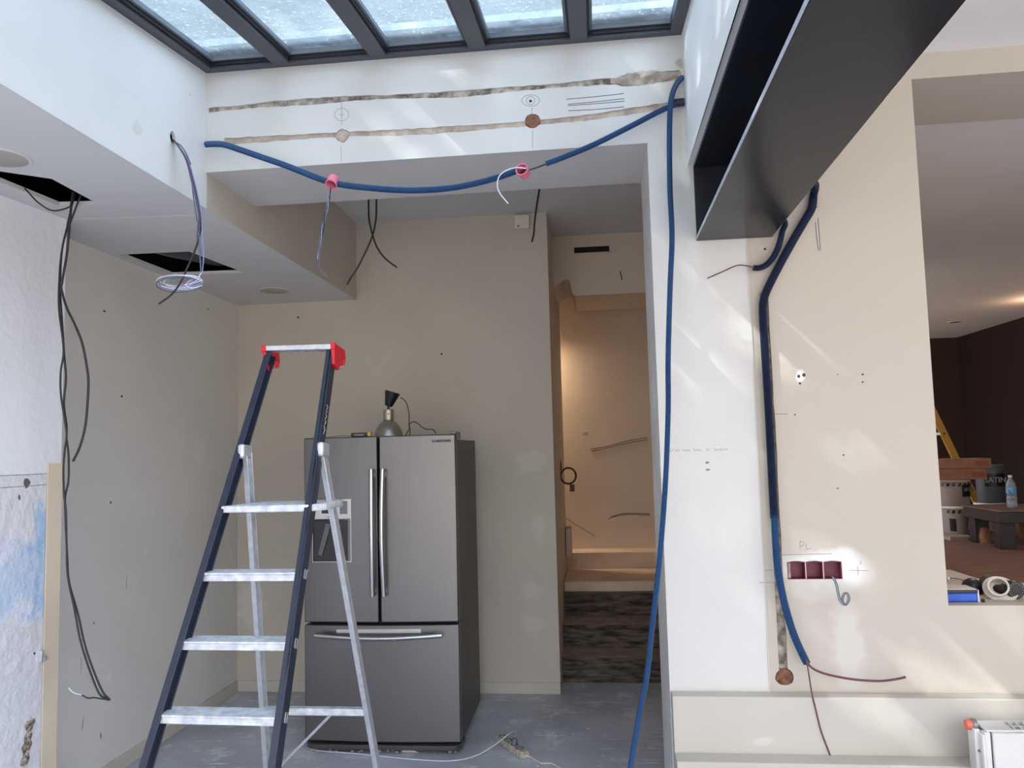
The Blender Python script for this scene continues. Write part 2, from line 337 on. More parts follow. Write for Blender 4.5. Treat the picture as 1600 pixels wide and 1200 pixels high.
# soffit with its two cut-outs
h1 = [at(*p, 'Z', ZS) for p in ((0,283),(82,280),(150,319),(98,322))]
h2 = [at(*p, 'Z', ZS) for p in ((186,398),(295,393),(382,426),(270,430))]
def poly_slab(outer, holes, z0, z1, name, mt):
    b = MB(); loops = [[V((x, y, 0)) for x, y in l] for l in [outer]+holes]
    flat = [p for l in loops for p in l]; tris = tessellate_polygon(loops)
    for z in (z0, z1):
        vv = [b.b.verts.new((p.x, p.y, z)) for p in flat]
        for t in tris: b.b.faces.new([vv[i] for i in t])
    for l in loops:
        n = len(l)
        A = [b.b.verts.new((p.x, p.y, z0)) for p in l]; B = [b.b.verts.new((p.x, p.y, z1)) for p in l]
        for i in range(n): b.b.faces.new([A[i], A[(i+1)%n], B[(i+1)%n], B[i]])
    bmesh.ops.remove_doubles(b.b, verts=b.b.verts[:], dist=1e-5)
    return struct(b, name, mt)
H1 = [(-2.335, 2.60), (-2.105, 2.79), (-2.125, 3.115), (-2.30, 3.10)]
H2 = [(h.x, h.y) for h in h2]
poly_slab([(XW-.35, -1.4), (XL-.003, -1.4), (XL-.003, YB), (XW-.12, YB)], [H1, H2], ZS, ZS+.018, 'ceiling_soffit', M_soff)
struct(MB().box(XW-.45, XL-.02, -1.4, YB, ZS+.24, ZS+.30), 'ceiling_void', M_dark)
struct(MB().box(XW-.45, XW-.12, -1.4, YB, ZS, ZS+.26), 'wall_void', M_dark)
struct(MB().box(XL-.0028, XL, YP+.012, YB, ZS-.0005, ZC).box(XL-.05, XL-.003, YP+.012, YB, ZS+.019, ZC), 'wall_fascia', M_back)
# shaft: left cheek up to the sloping glass, with the round cable hole
SL = .1317
def zg(y): return 3.378 + SL*(y-YP)
hc = at(270, 215, 'X', XL)
circ = [(hc.y+.021*math.cos(a*PI/10), hc.z+.026*math.sin(a*PI/10)) for a in range(20)]
b = MB(); loops = [[V((y, z, 0)) for y, z in l] for l in ([(-1.4, ZS-.0005), (YP+.0115, ZS-.0005), (YP+.0115, zg(YP)), (-1.4, zg(-1.4))], circ)]
flat = [p for l in loops for p in l]
vv = [b.b.verts.new((XL, p.x, p.y)) for p in flat]
for t in tessellate_polygon(loops): b.b.faces.new([vv[i] for i in t])
A = [b.b.verts.new((XL, y, z)) for y, z in circ]; B = [b.b.verts.new((XL-.014, y, z)) for y, z in circ]
for i in range(20): b.b.faces.new([A[i], A[(i+1)%20], B[(i+1)%20], B[i]])
bmesh.ops.remove_doubles(b.b, verts=b.b.verts[:], dist=1e-5)
struct(b, 'wall_shaft_left', M_shaft, recalc=True)
struct(MB().box(XL-.06, XL-.05, -1.4, 3.44, ZS+.02, ZS+.24), 'wall_shaft_backing', M_dark)
# shaft right cheek standing on the beam
XS = .404
struct(MB().prism([(-1.4, 2.807), (YP, 2.807), (YP, zg(YP)), (-1.4, zg(-1.4))], 'X', XS, .74), 'wall_shaft_right', M_shaft)
# house wall with its chases, holes, box cut-out and opening
def jag(a, s): return a + s*(random.random()-.5)
def chase(x0, x1, zc, hw, n, bulge=()):
    top, bot = [], []
    xs = [x0+(x1-x0)*i/n for i in range(n+1)]
    for bx, bz, br in bulge: xs += [bx+br*math.cos(k*PI/8)*.999 for k in range(9)]
    for x in sorted(xs):
        c = zc(x); t = c+hw(x); u = c-hw(x)
        for bx, bz, br in bulge:
            if abs(x-bx) < br:
                k = math.sqrt(br*br-(x-bx)**2); t = max(t, bz+k); u = min(u, bz-k)
        top.append((x, jag(t, .004))); bot.append((x, jag(u, .004)))
    return bot + top[::-1]
def z_low(x): return 3.034 + .012*((x+.9)**2)*1.55 if x > -1.6 else 3.046
def z_up(x): return 3.196 + .008*math.sin(x*3)
def lerp3(pts):
    P = [at(*p, 'Y', YP) for p in pts]
    def f(x):
        if x <= P[0].x: return P[0].z
        for a, c in zip(P, P[1:]):
            if x <= c.x: return a.z + (c.z-a.z)*(x-a.x)/(c.x-a.x)
        return P[-1].z
    return f
z_up = lerp3([(325,172),(420,163),(560,153),(700,148),(840,136),(940,128),(1000,124),(1060,117)])
z_low = lerp3([(350,221),(450,215),(535,210),(650,206),(790,196),(900,186),(1000,172),(1066,161)])
c1, c2 = at(535, 212, 'Y', YP), at(832, 189, 'Y', YP)
up = chase(-1.695, .390, z_up, lambda x: .0125 + (.010 if x > .15 else 0) + .003*math.sin(x*9), 70)
low = chase(-1.62, .392, z_low, lambda x: .0130+.002*math.sin(x*7), 70, [(c1.x, c1.z, .030), (c2.x, c2.z, .033)])
gx = .686; hx, hz = .688, .737
groove = []
for i in range(21): groove.append((jag(gx+.017, .003), 2.26-(2.26-(hz+.03))*i/20))
for k in range(13): a = PI/2-.55-k*(2*PI-1.1)/12; groove.append((hx+.036*math.cos(a)*jag(1,.12), hz+.033*math.sin(a)*jag(1,.12)))
for i in range(21): groove.append((jag(gx-.017, .003), (hz+.03)+(2.26-(hz+.03))*i/20))
groove = groove[::-1]
p1, p2 = at(1230, 879, 'Y', YP), at(1316, 904, 'Y', YP)
def boxcut():
    x0, x1, z0, z1 = .720, .928, 1.112, 1.180
    top = [(x1-(x1-x0)*i/24, z1+.004*abs(math.sin(PI*i/8))-.001) for i in range(25)]
    return [(x0, z0), (x1, z0)] + top
WX0, WX1, WZ0, WZ1 = 1.314, 3.3, 1.008, 3.111
win = [(WX0, WZ0), (WX1, WZ0), (WX1, WZ1), (WX0, WZ1)]
outer = [(XL, zg(YP)+.02), (XL, ZH), (XR, ZH), (XR, 0), (4.3, 0), (4.3, zg(YP)+.02)]
b = MB()
cuts = [(up, .022), (low, .03), (groove, .022), (boxcut(), .045)]
loops = [[V((x, z, 0)) for x, z in l] for l in [outer, win]+[c[0] for c in cuts]]
flat = [p for l in loops for p in l]; vv = [b.b.verts.new((p.x, YP, p.y)) for p in flat]
for t in tessellate_polygon(loops): b.b.faces.new([vv[i] for i in t])
def sides(l, d):
    n = len(l); A = [b.b.verts.new((x, YP, z)) for x, z in l]; B = [b.b.verts.new((x, YP+d, z)) for x, z in l]
    for i in range(n): b.b.faces.new([A[i], A[(i+1)%n], B[(i+1)%n], B[i]])
sides(outer, .5); 
for l, d in cuts: sides(l, d)
loops = [[V((x, z, 0)) for x, z in l] for l in [outer, win]]; flat = [p for l in loops for p in l]; vv = [b.b.verts.new((p.x, YPB, p.y)) for p in flat]
for t in tessellate_polygon(loops): b.b.faces.new([vv[i] for i in t])
sides(win, .5)
bmesh.ops.remove_doubles(b.b, verts=b.b.verts[:], dist=1e-5)
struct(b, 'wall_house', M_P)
# sill running back at a slant under the opening
sill = MB().prism([(1.30, YPB-.06), (1.3, 4.12), (1.69, 4.12), (1.70, 3.86), (1.80, YPB-.06)], 'Z', .9, WZ0-.0006)
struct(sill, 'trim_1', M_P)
# what shows inside the chases
def fill(x0, x1, zf, d, name, mt, n=160, m_=8, hw=.05, deep=()):
    def fn(u, v):
        x = x0+(x1-x0)*u; z = zf(x)+hw*(2*v-1); y = YP+d+.003*noise.noise(V((x*40, 0, z*60)))
        for bx, bz, br, dd in deep:
            k = (x-bx)**2+(z-bz)**2
            if k < br*br: y += dd
        return (x, y, z)
    o = MB().grid(fn, n, m_).build(name, mt, smooth=1); o['kind'] = 'structure'; return o
fill(-1.70, .395, z_up, .008, 'trim_2', M_rough, 260, 6)
fill(-1.65, .395, z_low, .007, 'trim_3', M_plaster, 260, 8)
def fnv(u, v): 
    z = .66+1.62*v; x = gx-.05+.1*u; y = YP+.016+.004*noise.noise(V((x*60, 1, z*50)))
    return (x, y, z)
MB().grid(fnv, 6, 160).build('trim_4', M_rough, smooth=1)['kind'] = 'structure'
# round cut-outs: the lump of brick and plaster left in each
def lump(name, x, z, r, mt, dome=.01):
    b = MB(); prof = []
    M = Matrix.Translation((x, YP+.004, z)) @ Matrix.Rotation(PI/2, 4, 'X')
    b.lathe([(r, -.004), (r*.9, dome*.6), (r*.55, dome), (r*.5, dome*.7), (r*.2, dome*.5), (0, dome*.45)], n=20, M=M)
    for v_ in b.b.verts: v_.co += V((noise.noise(v_.co*60), noise.noise(v_.co*60+V((5,0,0))), noise.noise(v_.co*60+V((0,9,0)))))*.006
    o = b.build(name, mt, smooth=.5); o['kind'] = 'structure'
lump('trim_5', c1.x, c1.z, .030, M_plaster, .004); lump('trim_6', c2.x, c2.z, .033, M_brick, .004); lump('trim_7', hx, hz, .034, mat('dark_terracotta_pit', (116, 80, 60), .95, var=.5, vscale=50, bump=1), -.001)
# mortar smeared along the right end of the upper chase
def smear(u, v):
    x = .10+.296*u; z = z_up(x)+.005+(.013+.024*math.sin(PI*min(1, u*1.1))**1.5)*(2*v-1)*(1+.25*noise.noise(V((u*9, v*2, 3))))
    e_ = math.sin(PI*v)*min(1, u*5+.02)*min(1,(1-u)*8+.3)
    y = YP+.004-.022*e_*(.7+.8*noise.noise(V((x*30, 7, z*40))))
    return (x, y, z)
MB().grid(smear, 70, 20).build('trim_8', M_plaster, smooth=1)['kind'] = 'structure'
# ledges at the foot of the house wall
struct(MB().box(XR+.003, 4.2, YP-.07, YP-.001, .0, .682), 'trim_9', M_led, bevel=.004)
struct(MB().box(XR+.003, 4.2, YP-.16, YP-.071, 0, .472), 'trim_10', M_led, bevel=.004)
# vertical strip edge down the pier
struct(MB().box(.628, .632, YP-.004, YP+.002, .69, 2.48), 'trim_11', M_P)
# alcove ceiling and hall
struct(MB().box(XL-.05, 1.05, YPB-.02, 8.0, ZC, ZC+.1), 'ceiling', M_soff)
struct(MB().box(.95, 1.05, YPB, 7.4, 0, ZC), 'wall_hall_right', M_hall)
struct(MB().box(-1.8, 1.05, 7.25, 7.35, .5, ZC), 'wall_hall_far', M_hall)
struct(MB().box(-1.8, -1.7, YB+.13, 7.25, .5, ZC), 'wall_hall_side', M_hall)
lz = 6.1
prof = [(XE-.0, ZC), (XE, 2.90), (-.27, 2.945), (-.235, 2.968), (-.205, 2.975), (-.185, 2.95), (-.17, 2.86), (-.15, 2.842), (.95, 2.842), (.95, ZC)]
struct(MB().prism(prof, 'Y', lz, lz+.7), 'wall_lintel', M_hall)
vx0, vx1 = at(897, 391, 'Y', lz), at(952, 391, 'Y', lz)
vn = thing('air_vent', (vx0.lerp(vx1, .5)), 'small black slot vent high in the lintel over the stairs', 'vent')
under(MB().box(vx0.x, vx1.x, lz-.004, lz-.0005, vx0.z-.026, vx0.z+.020).build('opening', M_dark), vn)
b = MB()
for (x0, x1, z0, z1) in ((vx0.x-.008, vx1.x+.008, vx0.z+.020, vx0.z+.028), (vx0.x-.008, vx1.x+.008, vx0.z-.034, vx0.z-.026), (vx0.x-.008, vx0.x, vx0.z-.034, vx0.z+.028), (vx1.x, vx1.x+.008, vx0.z-.034, vx0.z+.028)):
    b.box(x0, x1, lz-.008, lz-.0005, z0, z1)
under(b.build('frame', M_hall), vn)
# stairs
sp = MB()
st = [(5.70, 0, .17), (5.95, .17, .34), (6.27, .34, .51)]
for i, (y, z0, z1) in enumerate(st): pass
stp = thing('staircase', (.3, 5.7, 0), 'dusty stone stairs going up behind the back wall', 'stairs')
ys = [5.70, 5.96, 6.28, 6.36]
for i in range(3):
    b = MB(); n = 24; x0, x1 = XE+.001, .948
    def fr(u, v, i=i):
        x = x0+(x1-x0)*u
        return (x, ys[i]+.010*noise.noise(V((x*9, i*3, v*5))), .17*i+.17*v)
    b.box(x0, x1, ys[i]+.01, 7.0, .17*i, .17*(i+1)-.002)
    b.grid(fr, n, 6)
    bmesh.ops.recalc_face_normals(b.b, faces=b.b.faces[:])
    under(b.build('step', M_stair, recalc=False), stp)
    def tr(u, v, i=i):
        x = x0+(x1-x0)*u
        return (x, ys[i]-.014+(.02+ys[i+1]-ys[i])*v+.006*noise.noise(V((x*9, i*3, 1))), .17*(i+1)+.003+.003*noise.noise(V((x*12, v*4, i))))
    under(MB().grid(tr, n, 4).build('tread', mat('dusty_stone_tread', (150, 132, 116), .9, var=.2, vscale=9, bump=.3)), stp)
b = MB(); b.box(XE+.001, .948, ys[3]-.06, 6.95, .518, .60)
tag(b.build('landing_cover', M_paper, bevel=.012), 'pale paper sheet covering the landing above the dark steps', 'floor covering')
struct(MB().box(-1.8, .948, 6.97, 7.25, 0, .735), 'floor_landing', M_paper)
struct(MB().box(-1.8, XE-.12, 5.56, 6.97, .4, .6), 'floor_landing_left', M_paper)
wb = at(880, 842, 'Y', 6.8)
b = MB(); b.box(XE+.005, at(893, 842, 'Y', 6.8).x, 6.72, 6.93, .735, at(880, 826, 'Y', 6.72).z)
tag(b.build('wooden_block', M_paper, bevel=.006), 'pale block at the left end of the landing above the stairs', 'block')
# other room
FZ = .68; FC = 3.13
struct(MB().box(1.05, 6.5, YPB, 13, FZ-.1, FZ), 'floor_far_room', M_floorw)
struct(MB().box(1.05, 6.5, YPB+.001, 13, FC, FC+.1), 'ceiling_far_room', M_soff)
struct(MB().box(1.05, 6.5, 12.12, 12.25, FZ, FC), 'wall_far_room_back', mat('brown_paint_back', (56, 34, 31), .7))
struct(MB().box(5.30, 5.42, YPB, 12.12, FZ, FC), 'wall_far_room_right', M_far)
# right part of the glazed room
struct(MB().box(.73, 4.3, -1.4, YP, 3.2186, 3.3), 'ceiling_right', M_shaft)
struct(MB().box(4.2, 4.3, -1.4, YP, 0, .45).box(4.2, 4.3, -1.4, -1.3, .45, 3.22).box(4.2, 4.3, 1.7, YP, .45, 3.22), 'wall_right', M_led)
# skirtings
struct(MB().box(XW, XE, YB-.012, YB, 0, .075), 'baseboard_back', M_trim, bevel=.002)
struct(MB().box(XW, XW+.012, 3.32, YB-.012, 0, .075), 'baseboard_left', M_trim, bevel=.002)
# plasterboard strip and board panel on the front left wall
def fwall(y, off=0): return fx1+(fx0-fx1)*(3.288-y)/4.688+off
s0, s1 = 3.205, 3.286
b = MB(); b.prism([(fwall(s0, .003), s0), (fwall(s1, .003), s1), (fwall(s1, .009), s1), (fwall(s0, .009), s0)], 'Z', 0, 1.64)
tag(b.build('plasterboard_strip', M_board), 'tall bare beige plasterboard strip down the corner of the front left wall', 'board')
zt = at(40, 745, 'X', -2.43).z
b = MB(); b.prism([(fwall(1.2, .001), 1.2), (fwall(s0-.004, .001), s0-.004), (fwall(s0-.004, .005), s0-.004), (fwall(1.2, .005), 1.2)], 'Z', 0, 1.60)
o = b.build('plaster_panel', wall_mat('scraped_blue_white_plaster', (224, 222, 226), [
    pt(30, 905, 'X', -2.42, .45, .20, (186, 208, 232), .35, .8), pt(62, 830, 'X', -2.42, .08, .16, (158, 194, 226), .30, .8),
    pt(5, 850, 'X', -2.42, .06, .12, (224, 224, 238), .3, .8), pt(30, 960, 'X', -2.42, .2, .04, (224, 226, 238), .3, .7),
    pt(55, 925, 'X', -2.42, .03, .14, (160, 194, 226), .25, .7), pt(40, 755, 'X', -2.42, .022, .022, (80, 74, 70), .06, .9), pt(29, 778, 'X', -2.42, .006, .012, (70,70,70), .03, .9),
    pt(17, 743, 'X', -2.42, .5, .0018, (120,112,108), .004, .7), pt(17, 761, 'X', -2.42, .5, .0022, (130,122,118), .004, .7),
    pt(50, 1021, 'X', -2.42, .006, .006, DOT, 0, 1)], var=.04, bump=1.0))
o['kind'] = 'structure'
# broken-out chase low on that panel, and the metal clip
P0, P1 = at(42, 1125, 'X', -2.425), at(28, 1195, 'X', -2.44)
b = MB()
def br(u, v):
    y = P0.y+(P1.y-P0.y)*v + (.020+.016*noise.noise(V((v*6, 0, 0))))*(2*u-1); z = P0.z+(P1.z-P0.z)*v
    return (fwall(y, .006+.014*math.sin(PI*u)*(.6+noise.noise(V((u*8, v*18, 2))))), y, z)
o = b.grid(br, 8, 40).build('plaster_chip', mat('dark_broken_mortar', (118, 106, 96), .95, var=.45, vscale=60, bump=1, bscale=90, col2=(178, 166, 154)), smooth=.3); tag(o, 'rough broken grey mortar patch low on the blue-white panel', 'mortar')
P = at(66, 1022, 'X', -2.40)
o = MB().box(P.x-.02, P.x+.012, P.y-.02, P.y-.004, P.z-.03, P.z+.018).box(P.x+.004, P.x+.012, P.y-.004, P.y+.02, P.z-.03, P.z-.012).build('metal_clip', M_alu, bevel=.002)
tag(o, 'small grey metal clip beside the bare plasterboard strip', 'clip')
# soft line where two plasterboards meet in the soffit
MB().beam(at(112, 343, 'Z', ZS-.0003), at(310, 336, 'Z', ZS-.0003), .005, .0008, (0, 1, 0)).build('trim_12', M_shaft)['kind'] = 'structure'

# ------------------------------------------------------------------ skylight
sk = bpy.data.objects.new('window_1', None); C.objects.link(sk); sk['kind'] = 'structure'
def sl_box(x0, x1, y0, y1, h0, h1, name, mt, bevel=0):
    b = MB(); P_ = []
    for h in (h0, h1): P_ += [(x0, y0, zg(y0)+h), (x1, y0, zg(y0)+h), (x1, y1, zg(y1)+h), (x0, y1, zg(y1)+h)]
    vv = [b.b.verts.new(p) for p in P_]
    for f in ((3,2,1,0),(4,5,6,7),(0,1,5,4),(1,2,6,5),(2,3,7,6),(3,0,4,7)): b.b.faces.new([vv[i] for i in f])
    return b.build(name, mt, sk, bevel=bevel)
SY0 = -1.4
sl_box(XL, XS, YP-.045, YP, 0, .055, 'window_frame', M_frame); sl_box(XL, XS, YP-.055, YP-.045, .012, .05, 'gasket', M_gaskd)
sl_box(XL, XS, YP-.066, YP-.055, .030, .05, 'gasket', M_gask)
sl_box(XL, XL+.045, SY0, YP-.045, 0, .055, 'window_frame', M_frame); sl_box(XL+.045, XL+.055, SY0, YP-.055, .012, .05, 'gasket', M_gaskd); sl_box(XL+.055, XL+.068, SY0, YP-.066, .03, .05, 'gasket', M_gask)
sl_box(XS-.05, XS, SY0, YP-.045, 0, .055, 'window_frame', M_frame)
bars = [-1.338, -.900, -.463, -.028]
for x in bars:
    sl_box(x-.036, x+.036, SY0, YP-.045, 0, .05, 'glazing_bar', M_frame)
    for s_ in (-1, 1):
        a, c = sorted((x+s_*.036, x+s_*.046)); sl_box(a, c, SY0, YP-.066, .016, .05, 'gasket', M_gaskd)
        a, c = sorted((x+s_*.046, x+s_*.058)); sl_box(a, c, SY0, YP-.066, .032, .05, 'gasket', M_gask)
sl_box(XL-.05, XS+.05, YP-.11, YP+.05, .08, .11, 'flashing', mat('grey_zinc_flashing', (170, 182, 200), .5, var=.3, vscale=20))
ed = [XL+.02]+bars+[XS-.02]
for a, c in zip(ed, ed[1:]): sl_box(a+.001, c-.001, SY0, YP-.01, .052, .060, 'pane', M_glass)

# ------------------------------------------------------------------ steel beam
bm_ = thing('steel_beam', (.578, YP, 2.487), 'dark grey painted steel I-beam running overhead into the house wall', 'beam')
by0, by1 = -1.4, YP-.004
under(MB().box(.4265, .7294, by0, by1, 2.487, 2.503).build('bottom_flange', M_steelp, bevel=.002), bm_)
under(MB().box(.4265, .7294, by0, by1, 2.794, 2.8065).build('top_flange', M_steelb, bevel=.002), bm_)
under(MB().box(.572, .584, by0, by1, 2.503, 2.794).build('web', M_steelb), bm_)
under(MB().box(.4275, .728, by1-.012, by1, 2.503, 2.794).build('end_plate', M_steelb), bm_)
e_ = under(MB().box(.4240, .4264, by0, by1-.03, 2.4885, 2.5015).build('flange_edge', M_edge), bm_); e_['label'] = 'pale flange edge, caught light painted on'

# ------------------------------------------------------------------ cables and conduits
def wpath(pix, Y, ax='Y', dy=None):
    out = []
    for i, p in enumerate(pix):
        yy = p[2] if len(p) > 2 else Y
        out.append(at(p[0], p[1], ax, yy))
    return out
def conduit(name, pix, Y, r, mt, label, cat='conduit', rib=.0011, pitch=.0042, parent=None, group=None, pre=()):
    pts = arc_resample(smooth_path([V(p) for p in pre]+wpath(pix, Y), .01), pitch/2)
    o = MB().tube(pts, r, 12, rf=lambda i: r+(rib if i % 2 else -rib)).build(name, mt, smooth=1.2)
    if parent: return under(o, parent)
    return tag(o, label, cat, group)
def wire(name, pix, Y, r, mt, label=None, cat='cable', parent=None, group=None, pts=None, step=.008):
    pts = smooth_path(pts if pts else wpath(pix, Y), step)
    o = MB().tube(pts, r, 7).build(name, mt, smooth=1.2)
    if parent: return under(o, parent)
    return tag(o, label, cat, group)
YH = 3.165
c_a = [(321,226,3.21),(330,225,3.205),(350,226,3.19),(375,234,3.18),(410,246,3.17),(450,260,3.165),(490,276,3.16),(512,284,3.16)]
conduit('blue_conduit', c_a, YH, .0125, M_blue, 'short blue corrugated conduit from the left shaft wall to the left pink ring')
c_b = [(524,287,3.16),(560,292,3.16),(620,297),(665,297),(710,293),(750,285),(785,275),(810,266)]
conduit('blue_conduit', c_b, YH, .0125, M_blue, 'blue corrugated conduit sagging between the two pink rings')
c_c = [(853,256,3.16),(880,246,3.165),(930,225,3.18),(990,195,3.195),(1030,174,3.205),(1056,163,3.21),(1064,161.5,3.215)]
conduit('blue_conduit', c_c, YH, .0112, M_blue, 'blue corrugated conduit rising from the right pink ring to the shaft corner')
o = MB().tube([at(1050,161.5,'Y',3.212), at(1069,159.5,'Y',3.212)], .0165, 16).build('conduit_sleeve', M_bluedk, smooth=1); tag(o, 'dark navy sleeve on the conduit end at the shaft corner', 'sleeve')
wire('black_wire', [(822,267,3.155),(838,262,3.16),(854,256,3.16)], YH, .0032, M_bluedk, 'thin dark wire bridging the right pink ring and the right conduit', 'wire')
vcon = [(1066,121,3.225),(1058,130,3.20),(1051,146,3.18),(1047,172,3.17),(1046,230,3.16),(1047,300,3.15),(1050,370,3.14),(1047,450,3.13),(1044,560,3.12),(1044,640,3.11),(1040,750,3.1),(1031,870,3.09),(1019,980,3.08),(1010,1060,3.07),(1000,1110,3.065),(985,1200,3.05),(978,1240,3.04)]
conduit('blue_conduit', vcon, YH, .0105, M_blue, 'long blue corrugated conduit hanging down in front of the pier')
def ring(name, x, y, Y, axis, r, label):
    p = at(x, y, 'Y', Y); root = thing(name, p, label, 'electrical ring', 'pink electrical rings on the blue conduit')
    M = Matrix.Translation(p) @ V(axis).to_track_quat('Z', 'Y').to_matrix().to_4x4()
    under(MB().lathe([(r*.86, -.026), (r, -.026), (r, .010), (r*1.08, .010), (r*1.08, .016), (r*.90, .016), (r*.86, .010), (r*.86, -.026)], n=28, M=M).build('rim', M_pink, smooth=.6), root)
    under(MB().lathe([(0, -.024), (r*.86, -.024), (r*.86, -.026), (0, -.026)], n=28, M=M).build('back', M_maroon, smooth=.6), root)
    return root
ring('pink_electrical_ring', 519, 285, 3.155, (-.15, -.55, -.85), .024, 'left of the two pink plastic rings on the sagging blue conduit')
ring('pink_electrical_ring', 817, 267, 3.155, (-.25, -1, .15), .025, 'right of the two pink plastic rings on the sagging blue conduit')
tw = wpath([(517,292),(511,325),(505,355),(499,385),(498,405),(502,420),(511,434)], 3.14)
root = thing('twisted_wires', tw[0], 'twisted grey and blue wires hanging from the left pink ring', 'wires')
sm = smooth_path(tw, .006)
for k, mt in enumerate((M_gry, M_lil, M_blk)):
    n = len(sm)
    pts = [p + V((math.cos(i*.28+k*2.1), math.sin(i*.28+k*2.1), 0))*(.0042*min(1, i/6)) for i, p in enumerate(sm[:n-(0, 14, 28)[k]])]
    under(MB().tube(pts, .0022, 6).build('wire', mt, smooth=1.2), root)
wire('white_wire', [(822,263,3.13),(806,262),(792,266),(781,274),(777,288),(781,302),(794,318)], 3.12, .0028, M_wht, 'white wire curling out of the right pink ring', 'wire')
# bundle from the hole in the shaft wall with its coil
hb = at(270, 222, 'Y', 2.97)
root = thing('cable_bundle', hb, 'bundle of coloured wires hanging from the shaft wall hole, ending in a coil', 'cables')
base = [(271,219),(281,231),(293,250),(302,280),(309,310),(314,340)]
def off(l, dx, dy=0): return [(x+dx*min(1, i/3), y+dy) for i, (x, y) in enumerate(l)]
st0 = [at(268, 221, 'X', XL-.02)]
wire('wire', None, 0, .0040, M_blk, parent=root, pts=st0+wpath(off(base, 0)+[(312,365),(305,390),(292,420),(283,440),(268,460),(248,475)], 2.97))
wire('wire', None, 0, .0026, M_gry, parent=root, pts=st0+wpath([(274,222),(284,229),(292,242),(298,257)], 2.955))
wire('wire', None, 0, .0024, M_lil, parent=root, pts=st0+wpath(off(base, 1)+[(316,370),(318,400),(316,428)], 2.965))
wire('wire', None, 0, .0024, M_gry, parent=root, pts=st0+wpath(off(base, -2)+[(311,365),(312,395),(314,428)], 2.96))
wire('wire', None, 0, .0022, M_lil, parent=root, pts=st0+wpath(off(base, -4)+[(306,360),(309,380),(313,405),(314,430)], 2.975))
wire('wire', None, 0, .0022, M_red, parent=root, pts=st0+wpath(off(base, -3)+[(310,350),(308,372)], 2.955))
wire('wire', None, 0, .0024, M_gry, parent=root, pts=st0+wpath([(273,220),(284,236),(295,258),(300,290),(304,320),(309,350)], 2.98))
for k, (cx, cy, rx, ry, mt, th) in enumerate(((280,441,36,11,M_wht,.1),(282,443,34,12,M_lil,.05),(286,440,30,10,M_wht,-.1),(279,445,35,11.5,M_gry,.02),(290,438,24,8,M_lil,-.2),(283,439,35,9,M_wht,.12))):
    pts = []
    for i in range(37):
        a = 2*PI*i/36+k; pts.append(at(cx+rx*math.cos(a)*math.cos(th)-ry*math.sin(a)*math.sin(th), cy+ry*math.sin(a)*math.cos(th)+rx*math.cos(a)*math.sin(th)*.5, 'Y', 2.96+.05*math.sin(a)+k*.003))
    under(MB().tube(pts, .0021, 6).build('wire_coil', mt, smooth=1.2), root)
for k, mt in enumerate((M_wht, M_lil, M_wht)):
    wire('wire', None, 0, .0021, mt, parent=root, pts=wpath([(316-k,426),(308,434+k*2),(294,440+2*k),(288,450-k*3),(300,444+k*3),(316,438+k*4)], 2.94-.004*k))
# cables from the first soffit opening
YL = 3.06
tipz = at(118, 318, 'Y', YL)
wire('black_cable', [(118,300),(112,322),(106,350),(97,390),(93,430),(92,480),(98,530),(99,555),(95,580),(95,615),(101,655),(104,680),(101,705),(99,735),(100,770),(103,800),(104,850),(106,900),(116,950),(128,1010),(152,1078),(166,1092)], YL, .0042, M_blk, 'left one of two long black cables hanging from the front ceiling opening')
wire('black_cable', [(126,305),(112,342),(101,370),(96,400),(94,450),(97,500),(100,550),(103,590),(100,630),(104,665),(104,685),(107,710),(107,750),(102,775),(102,800),(105,870),(108,910),(122,960),(132,1005),(145,1045),(160,1080),(172,1094)], YL+.012, .0042, M_blk, 'right one of two long black cables hanging from the front ceiling opening')
wire('black_cable', [(114,300),(111,325),(108,360),(104,400),(97,440),(96,452),(104,480),(116,505),(128,535),(136,575),(138,600),(136,640),(132,672),(124,700),(114,721)], YL-.015, .0052, M_blk, 'shorter thick black cable curving out to the right below the front ceiling opening')
wire('grey_cable', [(30,285,2.95),(42,298,2.9),(58,315,2.88),(78,328,2.9),(95,328,2.95),(112,320,3.02),(118,300,3.06)], YL, .0030, M_blk, 'thin dark cable looping along the edge of the front ceiling opening')
wire('black_wire', [(171,1094),(160,1092),(145,1090),(138,1091),(128,1086)], YL-.01, .0030, M_blk, 'short black wire turned back at the lower end of the long cables', 'wire')
wire('white_wire', [(128,1086),(120,1084),(113,1081),(107,1075)], YL-.01, .0022, M_wht, 'short white bare wire end pointing left near the floor', 'wire')
# duct seen in the second opening
dc = MB().tube([V((-2.52, 3.9, ZS+.14)), V((-2.42, 4.2, ZS+.135)), V((-2.26, 4.5, ZS+.14))], .085, 20, rf=None).build('ventilation_duct', mat('grey_duct_sheet', (74,73,78), .6), smooth=1)
tag(dc, 'grey round duct inside the rear ceiling opening', 'duct')
# dangling cables behind the header
wire('black_cable', [(576,262,4.3),(576,300,4.3),(576,325),(577,345),(583,370),(590,388),(602,404),(620,418)], 4.3, .0052, M_blk, 'black cable curving right below the alcove ceiling, crossing its neighbour')
wire('black_cable', [(588,262,4.3),(588,300,4.32),(588,325),(587,345),(582,368),(572,392),(560,416),(551,430),(542,445)], 4.32, .0052, M_blk, 'black cable curving left below the alcove ceiling, crossing its neighbour')
wire('black_cable', [(845,240,4.3),(843,285,4.3),(842,300),(838,325),(835,350),(834,365),(831,378)], 4.3, .0055, M_blk, 'short black cable hanging beside the small white box')
